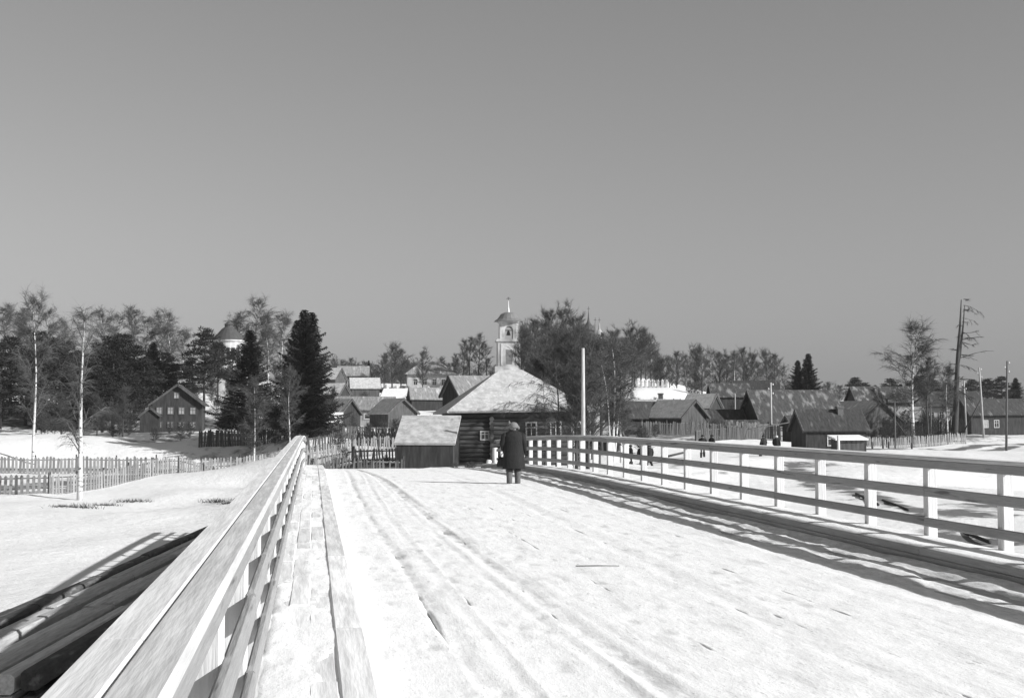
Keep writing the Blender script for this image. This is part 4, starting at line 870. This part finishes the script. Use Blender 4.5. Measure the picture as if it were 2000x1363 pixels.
for x0, x1, d0_, d1_, n, lo, hi, where in ((60, 400, 146, 158, 16, 1.2, 2.6, 'around the dark two-storey house'), (400, 600, 128, 150, 16, 1.2, 3.0, 'at the foot of the big spruces'), (610, 780, 76, 90, 9, .5, 1.1, 'behind the fence past the bridge end'), (860, 950, 68, 76, 5, .4, .9, 'before the low sagging shed'), (620, 860, 100, 128, 9, .8, 1.6, 'inside the fenced plots before the sheds'), (610, 880, 128, 170, 16, 1, 2.2, 'round the small sheds'), (650, 900, 190, 235, 14, 1.0, 2.5, 'below the pillared fence'), (1040, 1130, 92, 100, 5, 1, 2, 'beside the log house'), (1160, 1300, 108, 126, 8, 1, 2.4, 'behind the many-stemmed birch'), (1250, 1460, 140, 170, 14, 1, 2.6, 'around the gabled cottage'), (1430, 1560, 150, 200, 6, 1, 2.4, 'beside the great barn'), (1690, 1880, 150, 190, 22, 1, 3., 'behind the pale roadside fence'), (1340, 1900, 215, 250, 30, 1.5, 4, 'among the far barns and farmhouses'), (1880, 1990, 195, 230, 6, 1.5, 3, 'behind the house by the dead tree'), (120, 560, 160, 215, 34, 1.5, 3.5, 'on the snowy bank below the chapel'), (1230, 1300, 200, 240, 5, 1, 2, 'on the slope of the snowy hilltop')):
    for k in range(n):
        h = rnd.uniform(lo, hi); p = G(rnd.uniform(x0, x1), rnd.uniform(d0_, d1_))
        t = thing('bare_shrub', 'low leafless bush growing '+where, 'shrub', p, rnd.uniform(0, 6.28), 'bushes '+where, (h/8, h/8, h/10))
        tk, cr = TREES['shrub']; put('stem', tk, t); put('crown', cr, t)
# the tall dead tree: twin leader, long bare branches mostly to one side
def dead_tree():
    p = G(1863, 166); s = 166/F; t = thing('dead_tree', 'tall dead tree with twin tops and long bare branches reaching one way', 'tree', p, -YAW)
    H = top_z(1880, 585, 166)-p.z; r = random.Random(5)
    a = lambda f: Vector(((1863+ (1881-1863)*f-1863)*s+.0, 0, H*f)); m = MB()
    m.tube([a(f)+Vector((.05*math.sin(f*9), 0, 0)) for f in (-.03, .05, .2, .4, .6, .8, 1)], [.52, .42, .36, .29, .22, .14, .05], 10)
    m.tube([a(.52), a(.6)+Vector((.22, .05, 0)), a(.8)+Vector((.45, .1, 0)), a(.96)+Vector((.5, .1, 0))], [.2, .17, .11, .04], 8)
    put('trunk', m.mesh('trunk', 'bark_dark', True), t); c = MB()
    def limb(o, d, L, rad, depth):
        q = [o]; nd = d.normalized(); n_ = 6; dr = r.uniform(-.02, .16)
        for j in range(n_):
            nd = (nd+Vector((r.uniform(-.14, .14), r.uniform(-.22, .22), r.uniform(-.12, .10)-dr*(1-j/n_)))).normalized(); q.append(q[-1]+nd*L/n_)
        c.tube(q, [rad*(1-.8*j/n_)+.006 for j in range(n_+1)], 5, cap=False)
        if depth:
            for j in range(r.randint(1, 4)):
                i = r.randint(1, 5); limb(q[i], (q[i]-q[i-1]).normalized()+Vector((r.uniform(-.3, .3), r.uniform(-.8, .8), r.uniform(-.5, .35))), L*r.uniform(.2, .5), rad*.5, depth-1)
        for j in range(12):
            i = r.randint(1, 5); twig(c, q[i], q[i]+(nd+Vector((r.uniform(-.7, .7), r.uniform(-.7, .7), r.uniform(-.7, .3)))).normalized()*r.uniform(.2, .7), .03, r)
    f = .26
    while f < .98:
        f += r.choice((.008, .014, .03, .045)); right = r.random() < .72; o = a(f)+(Vector((.3, 0, 0)) if right and f > .6 else Vector())
        if r.random() < .22: limb(o, Vector((r.choice((-1, 1)), r.uniform(-1, 1), .1)), r.uniform(.2, .6), .05, 0); continue
        L = (3.6*(1.25-.7*f) if right else 1.5)*r.choice((.35, .6, .8, 1.0, 1.3)); az = (0 if right else math.pi)+r.uniform(-1.0, 1.0)
        limb(o, Vector((math.cos(az), math.sin(az), r.uniform(-.3, .3))), L, r.uniform(.03, .085)*(1.2-.6*f), 1)
    put('branches', c.mesh('branches', 'bark_dark'), t)
dead_tree()
# ------------------------------------------------------------------ poles
def pole(px, d, top, label, rad=.11, arm=False, mt='pole_wood', lean=0):
    p = G(px, d); h = top_z(px, top, d)-p.z; t = thing('utility_pole', label, 'pole', p, -YAW)
    m = MB(); m.tube([(0, 0, -.5), (lean*h*.5, 0, h*.5), (lean*h, 0, h)], [rad*1.15, rad, rad*.8], 10); put('shaft', m.mesh('shaft', mt, True), t)
    if arm:
        for k, zz in enumerate((h-.35, h-.8, h-1.25)):
            sx = 1 if k % 2 == 0 else -1; m = MB(); m.tube([(lean*zz, 0, zz), (lean*zz+sx*.2, 0, zz), (lean*zz+sx*.22, 0, zz+.1)], [.018]*3, 5); hk = put('hook', m.mesh('hook', 'metal_dark'), t)
            m = MB(); m.lathe([(.05, zz+.08), (.075, zz+.13), (.05, zz+.18), (.06, zz+.22), (.02, zz+.26)], 8, (lean*zz+sx*.22, 0)); put('insulator', m.mesh('insulator', 'ceramic', True), t)
pole(1139, 76, 680, 'thick pale pole beside the log house by the road', .115)
pole(1316, 140, 778, 'thin grey pole before the gabled cottage', .07, mt='pole_dark')
pole(1506, 138, 747, 'telegraph pole with insulators in front of the great barn', .11, True)
pole(1436, 160, 768, 'pale thin pole near the long dark barn', .08)
pole(1748, 140, 786, 'thin dark pole standing by the pale picket fence', .07, mt='pole_dark')
pole(1887, 172, 742, 'grey telegraph pole close to the dead tree', .1, True, lean=-.03)
pole(1921, 160, 718, 'telegraph pole leaning toward the dead tree by the roadside', .11, True, lean=-.05)
pole(1964, 140, 705, 'dark telegraph pole in the snow at the road bend', .11, True, 'pole_dark', .03)
pole(1818, 158, 775, 'short dark pole beyond the board fence', .07, mt='pole_dark')
# slanting brace and long slanting pole
def beam(name, label, cat, A, B, rad, mt):
    m = MB(); m.tube([(0, 0, 0), tuple(Vector(B)-Vector(A))], [rad, rad*.75], 8); return one(name, m, mt, label, cat, A, smooth=True)
A = G(1877, 166, -.1); beam('pole_brace', 'slanting brace propping the poles beside the dead tree', 'brace', A, pos(1918, 775, 160.5), .08, 'pole_dark')
A = G(1412, 128, .3); beam('slanting_pole', 'long thin pole slanting up from the road toward the dark house roof', 'pole', A, pos(1610, 813, 122), .05, 'pole_wood')
# short bollards along the road
for i, (px, d, h) in enumerate(((1683, 122, .55), (1703, 124, .6), (1780, 130, .65), (1724, 126, .9), (1735, 127, .6))):
    p = G(px, d); m = MB(); m.tube([(0, 0, -.3), (0, 0, h-.03), (.01, 0, h)], [.1, .09, .06], 8); one('road_stake', m, 'pole_dark', 'short dark stake along the snowy roadside by the kiosk', 'stake', p, group='stakes along the road', smooth=True)
p = G(1637, 104); m = MB(); m.tube([(0, 0, -.3), (0, 0, 1.55)], [.12, .10], 10); one('road_stake', m, 'post_wood', 'pale upright post at the corner of the kiosk', 'post', p, smooth=True)
p = G(1180, 84); m = MB(); m.bbox(-.3, .3, -.3, .3, -.2, .85, .03, 'z'); m.box(-.34, .34, -.34, .34, .85, .95); one('white_stand', m, 'trim_white', 'white boxy stand at the foot of the white birches', 'box', p)
# thin logs laid as dark rut lines, a broken trunk, dry weeds
for i, (px, d, L, a, rad) in enumerate(((1690, 66, 9, 82, .07), (1745, 62, 7, 83.5, .06), (1890, 50, 6, 84, .07), (1850, 72, 3.2, -8, .07))):
    p = G(px, d, rad*.6); m = MB(); m.tube([(-L/2, 0, 0), (0, .05, .03), (L/2, 0, 0)], [rad, rad*.95, rad*.85], 9)
    one('rut_log', m, 'bark_dark', 'thin dark log standing in for a dark rut below the right-hand railing', 'log', p, R(a)-YAW, 'logs laid as ruts right of the bridge', True)
p = G(1300, 96, .2); m = MB(); m.tube([(-1.3, 0, -.1), (1.3, 0, .5)], [.09, .07], 8); m.tube([(-1.5, 0, -.1), (-.9, .05, -.02)], [.16, .14], 8); one('snapped_trunk', m, 'bark_dark', 'dark broken trunk lying in the snow near the three walkers', 'log', p, -YAW, None, True)
for i, (px, d, sz) in enumerate(((150, 78, .9), (205, 82, .6), (262, 86, .7), (430, 84, .8), (455, 80, .5), (120, 79, .5))):
    p = G(px, d); m = MB(); r = random.Random(100+i)
    for k in range(150):
        o = Vector((r.gauss(0, .7)*sz, r.gauss(0, .45)*sz, -.05)); twig(m, o, o+Vector((r.uniform(-.35, .35), r.uniform(-.3, .3), r.uniform(.08, .42)))*sz, .045, r)
    one('weed_clump', m, 'weed', 'flattened clump of dark dry weeds poking through the open snow', 'weeds', p, 0, 'weeds in the open snow field')
m = MB(); m.tube([(-.26, 0, 0), (.0, .005, .003), (.26, .01, 0)], [.006, .006, .004], 6)
pp = pos(1167, 1108, 1.79*F/(1108-816)); one('stick', m, 'bark_dark', 'thin dark stick lying across the snow on the deck', 'stick', (pp.x, pp.y, .034), -YAW)
# ------------------------------------------------------------------ people
def skin_mesh(verts, edges, rads, name, mats, levels=1, faces_mat=None):
    me = bpy.data.meshes.new(name+'_src'); me.from_pydata(verts, edges, []); ob = bpy.data.objects.new(name+'_src', me); COL.objects.link(ob)
    sk = ob.modifiers.new('s', 'SKIN'); sk.use_smooth_shade = True
    for i, rr in enumerate(rads): me.skin_vertices[0].data[i].radius = rr if isinstance(rr, tuple) else (rr, rr)
    me.skin_vertices[0].data[0].use_root = True
    sb = ob.modifiers.new('u', 'SUBSURF'); sb.levels = levels; sb.render_levels = levels
    dg = bpy.context.evaluated_depsgraph_get(); ev = ob.evaluated_get(dg); res = bpy.data.meshes.new_from_object(ev); res.name = name
    bpy.data.objects.remove(ob)
    res.materials.clear()
    for mm in mats: res.materials.append(M[mm])
    for p in res.polygons:
        p.use_smooth = True; p.material_index = faces_mat(p.center) if faces_mat else 0
    return res
def person(label, loc, rz, h=1.65, coat_len=.46, arms=((-.27, .02, 1.10, -.27, .12, .92), (.27, -.04, 1.10, .29, .02, .86)), legs=((-.10, .10, .48, -.10, -.10, .09), (.10, .04, .46, .11, .06, .07)), hat='fur', coat='coat', boots='felt', bag=None, fingers=True, wide=1., group=None, hatflap=True):
    t = thing('person', label, 'person', loc, rz, group, h/1.65)
    V = []; E = []; Rd = []
    def add(p, r, par=None):
        V.append(tuple(p)); Rd.append(r); i = len(V)-1
        if par is not None: E.append((par, i))
        return i
    pel = add((0, 0, .86), .13); sp1 = add((0, 0, 1.05), .12, pel); ch = add((0, -.01, 1.26), (.16, .12), sp1); nk = add((0, .0, 1.39), .06, ch); hb = add((0, .02, 1.46), .075, nk); hd = add((0, .03, 1.54), .095, hb); htp = add((0, .02, 1.62), .06, hd)
    add((0, .135, 1.53), .014, hd); add((-.095, .02, 1.535), .016, hd); add((.095, .02, 1.535), .016, hd)
    hands = []
    for sgn, (ex, ey, ez, wx, wy, wz_) in zip((-1, 1), arms):
        sh = add((sgn*.19, -.01, 1.32), .075, ch); el = add((ex, ey, ez), .052, sh); wr = add((wx, wy, wz_), .034, el)
        d = (Vector((wx, wy, wz_))-Vector((ex, ey, ez))).normalized(); pm_ = add(Vector((wx, wy, wz_))+d*.055, (.040, .024), wr); hands.append((Vector((wx, wy, wz_)), d))
        if fingers:
            side = Vector((0, 1, 0)); inn = Vector((-sgn, 0, 0))
            for k, L in enumerate((.062, .072, .067, .052)):
                o = Vector(V[pm_])+side*(.027-.018*k)+d*.03; a = add(o, .010, pm_); b = add(o+d*L*.5+inn*.012, .0092, a); add(o+d*L*.8+inn*.034, .008, b)
            o = Vector(V[wr])+d*.025+side*.035+inn*.01; a = add(o, .011, wr); add(o+d*.04+side*.018+inn*.02, .0095, a)
    feet = []
    for sgn, (kx, ky, kz, ax, ay, az) in zip((-1, 1), legs):
        hp = add((sgn*.095, 0, .80), .095, pel); kn = add((kx, ky, kz), .062, hp); an = add((ax, ay, az), .042, kn); add((ax+sgn*.02, ay+.15, max(.03, az-.05)), .036, an); feet.append(((kx, ky, kz), (ax, ay, az), sgn))
    put('body', skin_mesh(V, E, Rd, 'body', ['trouser', 'skin', 'coat'], 1, lambda c: 1 if c.z > 1.43 else (2 if c.z < 1.0 and abs(c.x) > .21 else 0)), t)
    # coat: torso with fur collar, two sleeves
    c = MB(); N = 20; rg = []
    for k, (z, rx, ry, oy) in enumerate(((coat_len, .27, .21, .0), (coat_len+.02, .275, .215, 0), (.62, .265, .20, 0), (.80, .25, .185, 0), (.95, .24, .17, 0), (1.10, .245, .17, -.005), (1.24, .255, .165, -.01), (1.33, .235, .145, -.01), (1.39, .17, .115, -.005), (1.43, .10, .09, 0))):
        ring = []
        for j in range(N):
            a = 2*math.pi*j/N; fold = 1+.035*math.sin(a*5+1.2)*(1-(z-coat_len)/.95 if z < 1.2 else 0)+.012*math.sin(a*9+z*9)
            ring.append((rx*wide*math.cos(a)*fold, oy+ry*math.sin(a)*fold, z))
        rg.append(ring)
    c.loft(rg)
    for sgn, (ex, ey, ez, wx, wy, wz_) in zip((-1, 1), arms):
        S = Vector((sgn*.175*wide, -.01, 1.33)); e = Vector((ex, ey, ez)); wv = Vector((wx, wy, wz_))
        c.tube([S, S.lerp(e, .35)+Vector((sgn*.015, 0, .02)), S.lerp(e, .8), e, e.lerp(wv, .5), wv], [.085, .092, .082, .080, .070, .062], 12)
    o = put('coat', c.mesh('coat', coat, True), t)
    cl = MB(); cl.loft([[((.125-.02*abs(k-1))*math.cos(2*math.pi*j/16), (.115-.02*abs(k-1))*math.sin(2*math.pi*j/16)+.005, 1.385+k*.035) for j in range(16)] for k in range(3)]); put('collar', cl.mesh('collar', 'fur_dark', True), o)
    for (kx, ky, kz), (ax, ay, az), sgn in feet:
        b = MB(); kn = Vector((kx, ky, kz)); an = Vector((ax, ay, az)); f0 = max(.0, az-.07)
        b.tube([an.lerp(kn, .80), an.lerp(kn, .45), an.lerp(kn, .12), Vector((ax, ay+.01, f0+.045)), Vector((ax, ay+.01, f0))], [.094, .086, .078, .078, .074], 12)
        b.tube([Vector((ax, ay-.03, f0+.05)), Vector((ax, ay+.10, f0+.05)), Vector((ax+sgn*.01, ay+.19, f0+.045)), Vector((ax+sgn*.01, ay+.215, f0+.04))], [.058, .060, .048, .02], 10)
        put('boot', b.mesh('boot', boots, True), t)
    hm = MB(); zz = 1.52; rg = []
    for k, (z, rr) in enumerate(((1.50, .118), (1.535, .128), (1.58, .126), (1.62, .108), (1.655, .07), (1.668, .02))):
        rg.append([(rr*math.cos(2*math.pi*j/16)*(1+.03*math.sin(j*3+k)), .015+rr*1.05*math.sin(2*math.pi*j/16)*(1+.03*math.cos(j*2+k)), z) for j in range(16)])
    hm.loft(rg)
    if hatflap:
        hm.tube([(-.10, 0, 1.60), (-.12, 0, 1.66), (-.115, .0, 1.70)], [.035, .03, .012], 8); hm.tube([(.115, 0, 1.56), (.135, 0, 1.50), (.13, 0, 1.455)], [.035, .035, .02], 8)
    put('hat', hm.mesh('hat', hat, True), t)
    if bag:
        wv, d = hands[0]; g = wv+d*.09; bm = MB(); zt = -.10
        bm.loft([[(-.06, -.17, zt-.27), (.06, -.17, zt-.27), (.06, .17, zt-.27), (-.06, .17, zt-.27)], [(-.075, -.19, zt-.24), (.075, -.19, zt-.24), (.075, .19, zt-.24), (-.075, .19, zt-.24)], [(-.06, -.16, zt-.06), (.06, -.16, zt-.06), (.06, .16, zt-.06), (-.06, .16, zt-.06)], [(-.02, -.12, zt), (.02, -.12, zt), (.02, .12, zt), (-.02, .12, zt)]])
        W = Matrix.Translation(Vector(loc)) @ Matrix.Rotation(rz, 4, 'Z') @ Matrix.Scale(h/1.65, 4); gp = W @ g
        bt = thing('handbag', bag, 'bag', gp, rz+R(70), None, h/1.65); put('bag_body', bm.mesh('bag_body', 'bag'), bt)
        hn = MB(); hn.tube([(0, -.09, zt), (0, -.075, -.03), (0, -.03, .0), (0, .03, .0), (0, .075, -.03), (0, .09, zt)], [.010]*6, 7); put('handle', hn.mesh('handle', 'bag', True), bt)
    return t
# the walker ahead on the deck
d0 = 1.79*F/(945-816); q = pos(1003, 945, d0)
person('walker in a long dark coat and pale fur hat carrying a bag along the bridge', (q.x, q.y, .022+dz(q.y)), -YAW+.08, 1.64, coat_len=.40, wide=1.14,
       arms=((-.31, -.03, 1.10, -.27, .06, .90), (.29, -.03, 1.10, .29, .05, .84)), legs=((-.11, .0, .46, -.12, -.10, .085), (.11, .05, .46, .12, .07, .07)), hat='fur', boots='felt', bag='dark handbag hanging from the walker\'s left hand')
def far_person(label, px, d, rz, h, hat='fur_dark', k=0):
    p = G(px, d)
    L = (((-.09, .16, .47, -.09, .18, .08), (.09, .02, .45, .10, -.22, .13)), ((-.09, -.02, .46, -.09, -.2, .12), (.09, .15, .47, .10, .2, .08)))[k % 2]
    person(label, (p.x, p.y, p.z), rz, h, coat_len=.62, legs=L, hat=hat, boots='trouser', fingers=False, hatflap=False, wide=.95)
far_person('boy in dark clothes walking beyond the railing, slightly apart from two others', 1231, 93, R(-70), 1.5, k=0)
far_person('dark-clad walker beyond the railing with legs apart, middle of three', 1253, 93, R(-8), 1.55, k=1)
far_person('dark-clad walker beyond the railing closest to the fallen trunk', 1268, 93.6, R(20), 1.55, k=0)
far_person('stout person in a dark coat standing on the snowy road by the slope', 1372, 97, R(160), 1.62, k=1)
far_person('walker in dark coat striding along the snowy road beside the stout person', 1390, 97, R(-60), 1.6, k=0)
far_person('dark figure at the road below the telegraph pole, with hat', 1491, 105, R(30), 1.62, k=0)
far_person('figure in grey coat just past the telegraph pole on the road', 1516, 106, R(-30), 1.6, hat='scarf', k=1)

# ------------------------------------------------------------------ thin haze in the air
hz = bpy.data.materials.new('haze'); hz.use_nodes = True; n = hz.node_tree.nodes; n.clear()
pv = n.new('ShaderNodeVolumePrincipled'); pv.inputs['Color'].default_value = (.9, .9, .9, 1); pv.inputs['Density'].default_value = .00013; pv.inputs['Anisotropy'].default_value = 0
ou = n.new('ShaderNodeOutputMaterial'); hz.node_tree.links.new(pv.outputs[0], ou.inputs['Volume']); M['haze'] = hz
m = MB(); m.box(-7500, 7500, -7500, 7500, -12, 45); put('haze', m.mesh('haze', 'haze'), kind='stuff')
